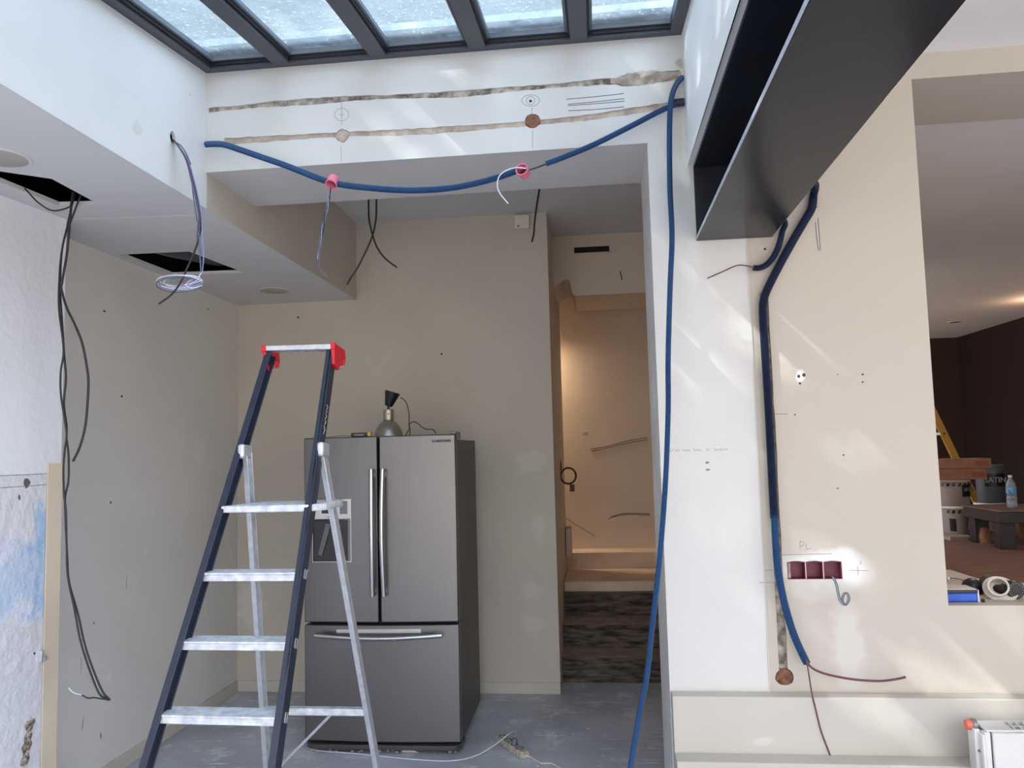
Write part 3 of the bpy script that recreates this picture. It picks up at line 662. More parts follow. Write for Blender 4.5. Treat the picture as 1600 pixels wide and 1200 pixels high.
# wall box on the back wall
root = thing('wall_sensor', at(816, 348, 'Y', YB), 'small square off-white box high on the back wall', 'sensor')
a, c = at(804, 338, 'Y', YB), at(828, 358, 'Y', YB)
under(MB().box(a.x, c.x, YB-.035, YB-.0005, c.z, a.z).build('housing', wall_mat('sensor_plastic', (226, 218, 198)), bevel=.006), root)
q = at(810, 353, 'Y', YB-.036); under(MB().lathe([(0, .002), (.006, .002), (.006, 0), (0, 0)], n=12, M=Matrix.Translation(q) @ Matrix.Rotation(PI/2, 4, 'X')).build('lens', M_blkp), root)
# recessed round ceiling covers
def cover(p, label):
    root = thing('ceiling_speaker', p, label, 'ceiling speaker', 'round ceiling speakers in the soffit')
    g = mat('beige_speaker_grille', (176, 170, 158), .8)
    under(MB().lathe([(0, -.004), (.088, -.004), (.092, -.002), (.092, 0), (0, 0)], (p.x, p.y, p.z-.0005), 40).build('grille', g, smooth=.5), root)
    under(MB().lathe([(.092, -.003), (.104, -.003), (.108, 0), (.092, 0), (.092, -.003)], (p.x, p.y, p.z-.0005), 40).build('rim', M_soff, smooth=.5), root)
cover(V((-2.135, 2.555, ZS)), 'front round beige ceiling speaker beside the shaft, nearest the camera')
cover(V((-2.141, 5.0, ZS)), 'rear round beige ceiling speaker near the back wall')
# wire in the hall lintel, and the coil with its tag
wire('black_wire', [(969,424),(970,429),(971,433),(972,437)], lz-.01, .004, M_blk, 'tiny dark wire end sticking out of the lintel over the stairs', 'wire')
root = thing('cable_coil', at(888, 743, 'Y', 6.3), 'ring-shaped black cable coil with a brown tag hanging on the hall wall', 'cable')
wire('lead', [(873,703,6.6),(874,710,6.5),(876,722,6.35),(876,735,6.3)], 6.3, .006, M_blk, parent=root)
for k in range(3):
    pts = [at(888+(12.5-k*.6)*math.cos(2*PI*i/24), 743.5+(13-k*.6)*math.sin(2*PI*i/24), 'Y', 6.3+.012*k) for i in range(25)]
    under(MB().tube(pts, .005, 7).build('loop', M_blk if k else mat('olive_cable', (60, 62, 40), .5), smooth=1), root)
a, c = at(890, 757, 'Y', 6.29), at(898, 768, 'Y', 6.29)
under(MB().box(a.x, c.x, 6.285, 6.297, c.z, a.z).build('tag', mat('brown_tag', (96, 52, 40), .6), bevel=.002), root)
# marks drawn on the walls (thin pencil and knife lines)
def mark(name, pixlists, Y, r, mt, label, cat='pencil mark', grp=None):
    root = thing(name, at(*pixlists[0][0], 'Y', Y), label, cat, grp)
    for l in pixlists: under(MB().tube(smooth_path([at(*p, 'Y', Y) for p in l], .01), r, 4).build('line', mt), root)
    return root
M_grv = mat('dark_groove_line', (92, 96, 112), .9)
mark('knife_cut', [[(885,155),(930,151),(975,146)],[(887,163),(930,159),(976,154)],[(888,165),(930,162),(976,158)],[(888,173),(930,171),(975,167)]], YP-.0003, .0014, M_grv, 'four parallel dark lines scored on the header above the lower chase')
def circ_px(cx, cy, rx, ry): return [(cx+rx*math.cos(2*PI*i/20), cy+ry*math.sin(2*PI*i/20)) for i in range(21)]
mark('pencil_target', [circ_px(829,157,6.5,6.5), circ_px(829,157,14,9), [(831,168),(831,178)], [(832,203),(832,232)]], YP-.0002, .0009, M_pencil, 'pencilled double circle target on the header above the right round hole')
mark('pencil_target', [circ_px(534,179,11,10), [(530,180),(538,179)], [(534,160),(534,195)], [(533,228),(533,254)]], YP-.0002, .0008, M_pencil, 'pencilled circle and cross on the header above the left round hole')
q = at(829, 158, 'Y', YP); o = MB().lathe([(0, .001), (.006, .001), (.006, 0), (0, 0)], n=12, M=Matrix.Translation(q) @ Matrix.Rotation(PI/2, 4, 'X')).build('drill_hole', M_dark); tag(o, 'small dark drill hole inside the pencilled target', 'hole')
mark('scratch_lines', [[(1274,347),(1276,370),(1279,392)],[(1278,340),(1280,365),(1282,392)],[(1270,330),(1278,322)]], YP-.0003, .0014, M_grv, 'two short dark vertical lines scored below the beam on the cream wall')
hx0 = 1046; hw_ = []
seg = [(1046,1052),(1055,1062),(1066,1079),(1084,1098),(1104,1110),(1116,1137)]
for a, c in seg:
    l = []; x = a; k = 0
    while x <= c: l.append((x, 704.0-.02*(x-1046)+(-2.2 if k % 3 == 0 else 1.4)*(.6+.6*random.random()))); x += 1.6; k += 1
    if len(l) > 2: hw_.append(l)
mark('pencil_note', hw_, YP-.0002, .0008, M_pencil, 'faint handwritten pencil note across the pale pier', 'handwriting')
mark('pencil_letters', [[(1250,845),(1250,858)],[(1250,846),(1256,847),(1256,852),(1251,853)],[(1260,849),(1260,858),(1267,857)]], YP-.0002, .0008, M_pencil, 'pencilled capital letters P and L above the maroon box', 'handwriting')
mark('level_line', [[(1210,567+80),(1230,647)],[(1325,891),(1357,892)],[(1340,885),(1341,899)],[(1345,876),(1345,882)],[(1222,867),(1300,865)],[(1186,910),(1210,910)],[(1194,891),(1209,891)]], YP-.0002, .0009, M_pencil, 'short pencilled level marks around the maroon box')
M_hgr = mat('dark_hall_line', (104, 76, 62), .9)
mark('cable_line', [[(922,702),(950,697),(980,689),(1011,684)],[(924,705),(952,699),(982,692),(1012,687)]], 7.245, .003, M_hgr, 'upper pair of dark curved lines on the hall wall')
mark('cable_line', [[(950,811),(965,806),(985,804),(1016,805)],[(954,808),(970,803),(990,802),(1015,803)]], 7.245, .003, M_hgr, 'lower pair of dark curved lines on the hall wall')
mark('stair_line', [[(880,806),(900,820),(930,838)]], 7.245, .002, M_hgr, 'thin slanting line low on the hall wall')
# conduits under the beam on the house wall
conduit('navy_conduit', [(1271,285,3.19),(1271,305),(1268,326),(1256,347),(1238,378),(1216,418),(1199,452),(1193,470),(1192,490),(1196,560),(1201,640),(1206,740),(1210,810)], 3.216, .0160, M_bluedk, 'thick navy conduit bending out from under the beam and down the cream wall', pre=[(.60, 3.18, 2.66), (.70, 3.18, 2.70), (.80, 3.185, 2.715)])
conduit('blue_conduit', [(1210,805,3.214),(1212,850),(1216,893),(1225,940),(1238,985),(1249,1012),(1261,1037)], 3.20, .0138, M_blue, 'thick blue conduit end curving away from the wall groove', rib=.0013)
wire('black_wire', [(1258,1030),(1268,1043),(1290,1053),(1330,1061),(1370,1064),(1395,1062),(1415,1058)], 3.18, .0044, M_red, 'dark wire curving right out of the thick conduit end', 'wire')
wire('red_wire', [(1259,1030),(1263,1048),(1268,1080),(1275,1110),(1284,1145),(1300,1187)], 3.17, .0028, M_red, 'thin reddish wire hanging down from the thick conduit end', 'wire')
conduit('navy_conduit', [(1225,345,3.19),(1222,362),(1217,383),(1208,402),(1196,415),(1184,419),(1176,418)], 3.205, .0118, M_bluedk, 'short thin navy conduit stub bending left under the beam', pre=[(.60, 3.15, 2.56), (.68, 3.16, 2.60)])
wire('brown_wire', [(1178,418),(1165,415),(1151,415),(1130,424),(1105,435)], 3.18, .0026, M_red, 'thin brown wire pointing left out of the conduit stub', 'wire')
# triple electrical box
bx = thing('electrical_box', (.824, YP, 1.146), 'maroon triple wall box set in the cream wall with three open compartments', 'electrical box')
e2 = [.7195, .7905, .8575, .9285]
for x0, x1 in zip(e2, e2[1:]):
    b = MB(); z0, z1, y0, y1 = 1.1125, 1.1795, YP+.0004, YP+.044
    g = .002
    b.box(x0+g, x1-g, y1-.003, y1, z0, z1).box(x0+g, x0+g+.0016, y0, y1, z0, z1).box(x1-g-.0016, x1-g, y0, y1, z0, z1).box(x0+g, x1-g, y0, y1, z0, z0+.002).box(x0+g, x1-g, y0, y1, z1-.002, z1)
    under(b.build('compartment', M_maroon), bx)
for x in e2[1:3]:
    under(MB().box(x-.0016, x+.0016, YP-.0004, YP+.003, 1.114, 1.178).build('divider', wall_mat('chalky_divider', (214, 190, 190))), bx)
cw = []
for k in range(3):
    pts = [at(1297, 900, 'Y', 3.27)]+[at(x+k*1.2, y, 'Y', 3.17-.006*k) for x, y in ((1301,903),(1306,915),(1309,930),(1313,941),(1319,946),(1324,940),(1325,932),(1321,926),(1317,929),(1315,938),(1318,945))]
    cw.append(pts)
root = thing('curled_wires', cw[0][1], 'grey wires curling out of the maroon box into a small loop', 'wires')
for k, p in enumerate(cw): wire('wire', None, 0, .0022, (M_gry, M_wht, M_gry)[k], parent=root, pts=p, step=.005)

# ------------------------------------------------------------------ fridge
FY = 4.346; fxa, fxm, fxb = -1.690, -1.248, -.806
fr = thing('refrigerator', (-1.248, 4.75, 0), 'stainless steel French-door refrigerator with bottom freezer drawer against the back wall', 'refrigerator')
def bowed(x0, x1, z0, z1, y=FY, bow=.018, d=.075, name='door', c0=None, c1=None, hole=None):
    n = 16; c0 = fxa; c1 = fxb
    def yf(x): u = (x-c0)/(c1-c0); return y + bow*(2*u-1)**2
    pl = [(x0+(x1-x0)*i/n, yf(x0+(x1-x0)*i/n)) for i in range(n+1)] + [(x1, y+d), (x0, y+d)]
    return MB().prism(pl, 'Z', z0, z1)
dl = under(bowed(fxa, fxm-.006, .708, 1.745).build('door', M_ss, bevel=.006, smooth=.4), fr)
dr = under(bowed(fxm+.006, fxb, .708, 1.745).build('door', M_ss, bevel=.006, smooth=.4), fr)
dw = under(bowed(fxa, fxb, .062, .694).build('freezer_drawer', M_ss, bevel=.006, smooth=.4), fr)
under(MB().box(fxa+.008, fxb-.008, FY+.095, 5.12, .05, 1.715).build('body', M_side, bevel=.004), fr)
under(MB().box(fxa+.012, fxb-.012, FY+.076, FY+.095, .06, 1.73).build('door_seal', M_blkp), fr)
foot = MB(); n = 14
pl = [(fxa, FY+.16)] + [(fxa+.06*(1-math.cos(PI/2*i/5)), FY+.06-.06*math.sin(PI/2*i/5)) for i in range(6)] + [(fxb-.06+.06*math.sin(PI/2*i/5), FY+.06*(1-math.cos(PI/2*i/5))) for i in range(6)] + [(fxb, FY+.16)]
under(foot.prism(pl, 'Z', .022, .048).build('toe_plate', M_side, bevel=.004), fr)
[under(MB().box(x-.02, x+.02, y-.02, y+.02, 0, .05).build('foot', M_blkp), fr) for x in (fxa+.07, fxb-.07) for y in (FY+.12, 5.0)]
under(MB().box(fxb-.035, fxb+.004, FY+.02, FY+.16, 1.7455, 1.76).box(fxb-.03, fxb+.006, FY+.085, FY+.16, 1.716, 1.76).build('hinge_cover', mat('grey_hinge_cover', (120, 118, 116), .5), bevel=.004), fr)
for x, sgn, dd in ((at(580, 830, 'Y', FY-.04).x, 1, dl), (at(598, 830, 'Y', FY-.04).x, -1, dr)):
    z1_, z0_ = at(590, 733, 'Y', FY-.03).z, at(590, 932, 'Y', FY-.03).z
    pts = [V((x-sgn*.004*math.sin(PI*i/24)*-1, FY-.030-.022*math.sin(PI*i/24), z0_+(z1_-z0_)*i/24)) for i in range(25)]
    b = MB(); b.tube(pts, .0135, 14); [b.beam((x, FY+.004, z_), (x, FY-.03, z_), .016, .03, (1, 0, 0)) for z_ in (z0_+.03, z1_-.03)]
    hd = b.build('handle', M_ssh, smooth=.8); under(hd, dd)
zc_ = at(590, 993, 'Y', FY-.03).z; xa, xb = at(492, 995, 'Y', FY-.03).x, at(690, 993, 'Y', FY-.03).x
pts = [V((xa+(xb-xa)*i/30, FY-.026-.024*math.sin(PI*i/30), zc_-.012*math.sin(PI*i/30))) for i in range(31)]
b = MB(); b.tube(pts, .014, 14); [b.beam((x, FY+.014, zc_), (x, FY-.026, zc_), .03, .016, (1, 0, 0)) for x in (xa+.02, xb-.02)]
under(b.build('handle', M_ssh, smooth=.8), dw)
r0, r1 = at(525, 983, 'Y', FY), at(658, 990, 'Y', FY)
under(MB().box(r0.x, r1.x, FY-.001, FY+.02, r1.z, r0.z).build('grip_recess', steel('grip_steel', (196,194,192), .4, (1,1,1)), bevel=.003), dw)
# water dispenser
d0, d1 = at(488, 780, 'Y', FY), at(549, 877, 'Y', FY)
zs_ = at(520, 812, 'Y', FY).z; x0, x1 = d0.x, d1.x; z1, z0 = d0.z, d1.z; yd = FY+.004
dp = under(MB().box(x0, x1, yd-.003, yd+.03, zs_, z1).build('dispenser_panel', steel('satin_panel', (186,184,184), .4, (1,1,1)), bevel=.005), dl)
yf_ = yd-.001
under(MB().box(x0+.004, x1-.002, yf_, yf_+.03, z0, zs_-.001).build('dispenser_niche', M_blkp, bevel=.003), dl)
q0, q1 = at(503, 789, 'Y', yd), at(526, 802, 'Y', yd)
under(MB().box(q0.x, q1.x, yd-.005, yd-.002, q1.z, q0.z).build('display', mat('dark_blue_display', (16, 20, 38), .2)), dl)
q0, q1 = at(531, 783, 'Y', yd), at(543, 803, 'Y', yd)
under(MB().box(q0.x, q1.x, yd-.005, yd-.002, q1.z, q0.z).build('button_panel', mat('grey_buttons', (112, 112, 114), .4)), dl)
b = MB(); b.beam(at(513, 818, 'Y', yd-.006), at(500, 868, 'Y', yd-.004), .030, .006, (1, 0, .2))
under(b.build('dispenser_paddle', steel('paddle_steel', (96,96,96), .35, (1,1,1)), bevel=.002), dl)
b = MB(); fr_ = .003
for (a0, a1, b0, b1) in ((x0, x1, z0-fr_, z0), (x0, x0+fr_, z0, z1), (x1-fr_, x1, z0, z1)): b.box(a0, a1, yf_-.004, yf_+.02, b0, b1)
under(b.build('dispenser_trim', M_ssh), dl)
def text(name, s, loc, size, mt, ext=.0006, parent=None, rot=(PI/2, 0, 0), label=None, cat=None, bold=.0, spacing=1.0):
    cu = bpy.data.curves.new(name, 'FONT'); cu.body = s; cu.size = size; cu.extrude = ext; cu.offset = bold; cu.align_x = 'CENTER'; cu.align_y = 'CENTER'; cu.space_character = spacing
    t = bpy.data.objects.new(name, cu); C.objects.link(t)
    bpy.context.view_layer.update(); dg = bpy.context.evaluated_depsgraph_get()
    me = bpy.data.meshes.new_from_object(t.evaluated_get(dg)); bpy.data.objects.remove(t)
    me.materials.clear(); me.materials.append(mt); o = bpy.data.objects.new(name, me); C.objects.link(o); o.location = loc; o.rotation_euler = rot
    if parent: under(o, parent)
    return o
q = at(689.5, 689, 'Y', FY+.008)
text('lettering', 'SAMSUNG', (q.x, FY+.0085, q.z), .020, M_blkp, .004, parent=dr, bold=.0006, spacing=1.25)
q = at(516, 808, 'Y', yd); text('lettering', 'RAPID', (q.x, yd-.004, q.z), .010, M_blkp, .001, parent=dl)
# things on the fridge
lp = thing('pendant_lamp', (-1.29, 4.70, 1.716), 'nickel dome pendant lamp standing on top of the refrigerator with its black cap tilted above', 'lamp')
p = at(607.5, 681, 'Y', 4.70)
lx, ly = p.x, 4.70; zb = 1.717
R_ = .090
prof = [(R_+.001, 0)]+[(R_*math.cos(a), .012+.122*math.sin(a)) for a in [i*PI/2*.80/12 for i in range(13)]] + [(.033, .134), (.033, .194), (.030, .197), (.008, .198), (0, .198)]
under(MB().lathe(prof, (lx, ly, zb), 48).build('shade', M_lampm, smooth=.6), lp)
under(MB().lathe([(0, .197), (.008, .197), (.008, .232), (0, .232)], (lx, ly, zb), 14).build('stem', M_blkp, smooth=.6), lp)
M = Matrix.Translation((lx+.0, ly, zb+.217)) @ Matrix.Rotation(.30, 4, 'Y')
under(MB().lathe([(0, 0), (.020, .0), (.024, .004), (.047, .085), (.045, .092), (.0, .094)], n=28, M=M).build('ceiling_cap', M_blkp, smooth=.5), lp)
q = at(607, 647, 'Y', ly-.034); under(MB().lathe([(0, .002), (.004, .002), (.004, -.002), (0, -.002)], n=10, M=Matrix.Translation((q.x, ly-.033, q.z)) @ Matrix.Rotation(PI/2, 4, 'X')).build('screw', M_blkp), lp)
wire('cord', None, 0, .0030, M_blk, parent=lp, pts=wpath([(626,621),(634,628),(639,645),(639,660),(640,668),(637,675),(634,680),(639,682),(641,672),(639,664),(645,659),(652,661),(660,668),(668,671),(676,671),(681,677)], 4.72))
tp = thing('spirit_level', at(562, 680, 'Y', 4.38), 'black and yellow pocket level lying on top of the refrigerator', 'tool')
a, c = at(549, 674, 'Y', 4.38), at(580, 681, 'Y', 4.38)
under(MB().box(a.x, c.x-.02, 4.37, 4.405, 1.7458, 1.7458+.022).build('body', M_blkp, bevel=.004), tp)
under(MB().box(c.x-.02, c.x, 4.368, 4.407, 1.7458, 1.7458+.025).build('end_cap', mat('yellow_plastic', (186, 160, 60), .5), bevel=.003), tp)
under(MB().box(a.x+.02, c.x-.04, 4.367, 4.37, 1.750, 1.760).build('vial', mat('grey_vial', (110, 112, 100), .3)), tp)
wire('grey_cable', None, 0, .002, M_gry, 'thin grey cable lying on top of the refrigerator', 'cable', pts=[V((at(x, 681, 'Y', 4.385).x, 4.385+dy, 1.7482+dz)) for x, dy, dz in ((503, 0, 0), (515, .02, .001), (530, .01, .006), (549, 0, .003))])

# ------------------------------------------------------------------ stepladder
ld = thing('stepladder', (-1.4, 2.9, 0), 'dark blue and aluminium stepladder with red top hooks in front of the refrigerator', 'stepladder')
Lb, Lt = V((-1.738, 2.516, 0)), V((-1.441, 3.29, 2.11)); Rb, Rt = V((-1.168, 2.495, 0)), V((-1.150, 3.29, 2.105))
def lerp(a, c, z): t = (z-a.z)/(c.z-a.z); return a.lerp(c, t)
for A_, B_, s_ in ((Lb, Lt, 1), (Rb, Rt, -1)):
    b = MB(); t = (B_-A_).normalized(); n_ = V((0, 1, 0)); n_ = (n_-t*n_.dot(t)).normalized(); a = t.cross(n_)*1
    A2 = A_+n_*.03; B2 = B_+n_*.03
    b.beam(A2, B2, .012, .062, (1, 0, 0))
    for k in (-1, 1): b.beam(A2+n_*.028*k+V((s_*.008, 0, 0)), B2+n_*.028*k+V((s_*.008, 0, 0)), .026, .006, (1, 0, 0))
    under(b.build('stile', M_navy, bevel=.002), ld)
for A_ in (Lb, Rb): pass
for k, z in enumerate((.24, .48, .72, .96, 1.2)):
    l, r = lerp(Lb, Lt, z), lerp(Rb, Rt, z); l = l+V((.010, 0, 0)); r = r-V((.006, 0, 0))
    d = .10; b = MB()
    prof_ = [(0, 0), (0, -.006), (.006, -.010), (.006, -.032), (.012, -.034), (.012, -.010), (d, -.010), (d, 0)]
    A = [b.b.verts.new((l.x, l.y+u, z+v)) for u, v in prof_]; B = [b.b.verts.new((r.x, r.y+u, z+v)) for u, v in prof_]
    n = len(prof_); b.b.faces.new(A); b.b.faces.new(B[::-1])
    for i in range(n): b.b.faces.new([A[i], B[i], B[(i+1)%n], A[(i+1)%n]])
    tr_ = under(b.build('tread', M_tread), ld)
    M = Matrix.Translation((r.x+.0115, r.y+.036, z-.012)) @ Matrix.Rotation(-.37, 4, 'X')
    b = MB(); w_, h_ = .011, .018
    for (y0, y1, z0, z1) in ((-w_, w_, h_-.003, h_), (-w_, w_, -h_, -h_+.003), (-w_, -w_+.003, -h_, h_), (w_-.003, w_, -h_, h_)): b.box(-.001, .003, y0, y1, z0, z1, mat=M)
    under(b.build('tread_rivet', M_alu), tr_)
z = 1.452; l, r = lerp(Lb, Lt, z)+V((.006, -.005, 0)), lerp(Rb, Rt, z)+V((-.004, -.005, 0))
under(MB().prism([(l.x, l.y), (r.x, r.y), (r.x+.05, r.y+.07), (r.x+.05, r.y+.27), (l.x+.05, l.y+.27), (l.x+.02, l.y+.08)], 'Z', z-.028, z).build('platform', M_tread, bevel=.005), ld)
under(MB().beam((l.x+.06, l.y+.27, z-.015), (r.x+.05, r.y+.27, z-.015), .03, .03, (0, 0, 1)).build('platform_bar', M_alu, bevel=.004), ld)
hL, hR = lerp(Lb, Lt, 1.66)+V((.02, .05, 0)), lerp(Rb, Rt, 1.66)+V((.012, .05, 0))
fL, fR = V((-1.640, 3.76, 0)), V((-1.066, 3.76, 0))
for A_, B_, s_ in ((hL, fL, 1), (hR, fR, -1)):
    b = MB(); b.beam(A_, B_, .010, .045, (1, 0, 0)); t = (B_-A_).normalized(); n_ = V((0, 1, 0)); n_ = (n_-t*n_.dot(t)).normalized()
    for k in (-1, 1): b.beam(A_+n_*.021*k+V((s_*.007, 0, 0)), B_+n_*.021*k+V((s_*.007, 0, 0)), .022, .004, (1, 0, 0))
    under(b.build('rear_leg', M_alu, bevel=.0015), ld)
for A_ in (hL, hR):
    b = MB(); b.beam(A_+V((0, -.05, .012)), A_+V((0, .035, .005)), .03, .06, (1, 0, 0)); under(b.build('hinge', M_alu, bevel=.01), ld)
for (A_, B_, h_) in ((hL, fL, .03), (hR, fR, .03), (Lb, Lt, .035), (Rb, Rt, .035)):
    lo = A_ if A_.z < B_.z else B_; hi = B_ if lo is A_ else A_; p_ = lerp(lo, hi, h_)
    sh = V((0, .03, 0)) if lo in (Lb, Rb) else V((0, 0, 0))
    under(MB().beam(V(lo)+sh, p_+sh, .034, .07, (1, 0, 0)).build('foot', M_blkp, bevel=.004), ld)
zb_ = .475; l, r = lerp(fL, hL, zb_), lerp(fR, hR, zb_)
under(MB().box(l.x, r.x, l.y-.02, l.y+.02, zb_-.016, zb_+.016).build('rear_crossbar', M_tread, bevel=.004), ld)
under(MB().beam(V((l.x+.33, l.y, zb_-.015)), V((fL.x+.02, 3.70, .12)), .022, .012, (0, 1, 0)).build('diagonal_brace', M_alu), ld)
b = MB(); b.beam(Lt+V((-.012, .03, .012)), Rt+V((.012, .03, .012)), .024, .075, (0, 0, 1)); under(b.build('top_bar', M_alu, bevel=.004), ld)
for T_, s_ in ((Lt, -1), (Rt, 1)):
    b = MB(); x = T_.x + (.002 if s_ > 0 else -.002)
    pl = [(T_.y-.008, 2.105), (T_.y-.008, 2.135), (T_.y+.14, 2.12), (T_.y+.15, 2.08), (T_.y+.135, 2.05), (T_.y+.12, 2.045), (T_.y+.125, 2.075), (T_.y+.105, 2.085), (T_.y+.08, 2.04), (T_.y+.06, 2.035), (T_.y+.062, 2.02), (T_.y+.03, 2.02), (T_.y-.005, 2.04)]
    b.prism(pl, 'X', x, x+.016*s_)
    b.beam((x+.0*s_, T_.y-.005, 2.12), (x+.02*s_, T_.y-.005, 2.12), .03, .02, (0, 0, 1))
    under(b.build('hook', M_redp, bevel=.003), ld)
for k in range(3):
    xx = Lt.x+.10+.055*k; under(MB().box(xx, xx+.025, 3.278, 3.281, 2.098, 2.106).build('slot', M_gry), ld)
# pale script-like marking on the right stile (illegible strokes)
b = MB()
for k, (z0, z1) in enumerate(((1.86, 1.84), (1.835, 1.825), (1.82, 1.80), (1.795, 1.775), (1.77, 1.735))):
    p0, p1 = lerp(Rb, Rt, z0), lerp(Rb, Rt, z1)
    b.tube([p0+V((.0075, .022, 0)), p0.lerp(p1, .5)+V((.0075, .038, 0)), p1+V((.0075, .026, 0))], .0012, 4)
under(b.build('printed_mark', M_wht), ld)

# ------------------------------------------------------------------ on the floor
A_, B_ = at(780, 1152, 'Z', .02), at(820, 1180, 'Z', .02)
ps = thing('power_strip', A_.lerp(B_, .5), 'dusty beige power strip lying on the grey floor', 'power strip')
dirv = (B_-A_).normalized(); sd = V((-dirv.y, dirv.x, 0))
under(MB().beam(V((A_.x, A_.y, .02)), V((B_.x, B_.y, .02)), .055, .038, sd).build('body', mat('dusty_beige_plastic', (176, 166, 152), .7, var=.3, vscale=50), bevel=.005), ps)
for t_ in (.15, .38, .62, .82):
    p_ = A_.lerp(B_, t_); under(MB().lathe([(.021, 0), (.021, .0015), (.017, .0015), (.015, -.008), (0, -.008), (0, .0005)], (p_.x, p_.y, .0395), 20).build('socket', M_blkp), ps)
p_ = A_.lerp(B_, .62); q_ = A_.lerp(B_, .38)
pl_ = thing('power_plug', (q_.x, q_.y, .04), 'grey plug pushed into the power strip with its cable leading off to the left', 'plug')
under(MB().lathe([(0, .032), (.008, .032), (.016, .020), (.018, .0), (0, .0)], (p_.x, p_.y, .0415), 16).build('body', M_gry, smooth=.6), pl_)
wire('cord', None, 0, .0032, M_wht, parent=pl_, pts=[V((p_.x, p_.y, .07)), at(806,1143,'Z',.05), at(795,1147,'Z',.06), at(770,1166,'Z',.03), at(740,1182,'Z',.006), at(700,1189,'Z',.006), at(640,1186,'Z',.006), at(560,1178,'Z',.006), at(500,1173,'Z',.006), at(480,1168,'Z',.006)])
wire('white_cable', None, 0, .0048, M_whitep, 'thick white cable leaving the right end of the power strip', 'cable', pts=[V((B_.x, B_.y, .02)), at(830,1183,'Z',.008), at(845,1192,'Z',.006), at(862,1193,'Z',.006), at(880,1203,'Z',.006), at(900,1215,'Z',.006)])
b = MB()
random.seed(3)
for i in range(60):
    x, y = random.uniform(480, 720), random.uniform(1164, 1176)
    p_ = at(x, y, 'Z', .004); s_ = random.uniform(.003, .010)
    b.lathe([(0, -s_*.4), (s_, -s_*.3), (s_*.8, s_*.4), (0, s_*.5)], p_, 5)
o = b.build('plaster_crumbs', M_whitep); tag(o, 'white plaster crumbs scattered along the foot of the refrigerator', 'debris'); o['kind'] = 'stuff'
o = MB().box(at(630,1172,'Z',0).x, at(652,1172,'Z',0).x, 4.38, 4.43, 0, .022).build('wooden_wedge', M_whitep, bevel=.002); tag(o, 'small pale wedge under the front of the refrigerator', 'wedge')

# ------------------------------------------------------------------ radiator
rx0, rz, ry0, ry1 = 1.272, .635, 2.965, 3.085; rx1 = 2.4
rd = thing('radiator', (1.9, 3.03, .0), 'white panel radiator with top grille at the bottom right', 'radiator')
M_rad = mat('white_radiator_enamel', (206, 203, 200), .35)
under(MB().box(rx0+.045, rx1, ry0, ry0+.018, .14, rz-.005).build('front_panel', M_rad, bevel=.005), rd)
under(MB().box(rx0+.045, rx1, ry0-.0015, ry0+.0005, rz-.125, rz-.121).build('panel_groove', mat('groove_grey', (80, 78, 78), .6)), rd)
under(MB().box(rx0+.045, rx1, ry1-.015, ry1, .14, rz-.01).build('rear_panel', M_rad, bevel=.005), rd)
for k in range(2): under(MB().beam((rx0+.030-.020*k, ry0+.018+.030*k, .14), (rx0+.030-.020*k, ry0+.018+.030*k, rz-.004), .020, .030, (1, 0, 0)).build('end_panel', M_rad, bevel=.004), rd)
under(MB().box(rx0+.012, rx0+.04, ry0+.005, ry1, .14, rz-.012).build('side_cover', M_rad, bevel=.006), rd)
b = MB(); nslat = 44
for i in range(nslat):
    x = rx0+.13+i*.024
    if x > rx1-.02: break
    b.beam((x, ry0+.022, rz), (x+.014, ry1-.016, rz), .007, .004, (1, 0, 0))
b.box(rx0+.12, rx1, ry0+.014, ry0+.022, rz-.004, rz+.002).box(rx0+.12, rx1, ry1-.018, ry1-.008, rz-.004, rz+.002).box(rx0+.12, rx1, (ry0+ry1)/2-.004, (ry0+ry1)/2+.004, rz-.004, rz)
under(b.build('top_grille', M_rad), rd)
under(MB().box(rx0+.03, rx0+.125, ry0+.012, ry1-.005, rz-.006, rz+.001).build('top_cap', M_rad, bevel=.003), rd)
under(MB().box(rx0+.12, rx1, ry0+.02, ry1-.02, rz-.10, rz-.09).build('grille_shade_sheet', mat('grille_shadow_grey', (60, 58, 56), .8)), rd)  # dark sheet standing in for the shade below the slats
for x_ in (rx0+.2, rx1-.2): under(MB().box(x_-.02, x_+.02, ry0+.03, ry1-.03, 0, .14).build('foot', M_rad), rd)
q = at(1516, 1132, 'Y', 3.03); root = rd
M = Matrix.Translation((q.x, 3.03, q.z)) @ Matrix.Rotation(PI/2, 4, 'Y')
o = under(MB().lathe([(0, -.016), (.016, -.016), (.018, -.006), (.018, .004), (0, .004)], n=20, M=M).build('valve_cap', mat('orange_red_valve', (196, 96, 78), .5), smooth=.5), rd); o['label'] = 'orange-red valve cap'
under(MB().lathe([(0, .004), (.021, .004), (.021, .018), (0, .018)], n=20, M=M).build('valve_collar', mat('grey_valve', (120, 126, 130), .4, metal=.5), smooth=.5), rd)
for z_ in (.56, .42): under(MB().beam((rx0+.006, 3.0, z_), (rx0+.03, 3.0, z_), .006, .02, (0, 0, 1)).build('bracket', M_gry), rd)

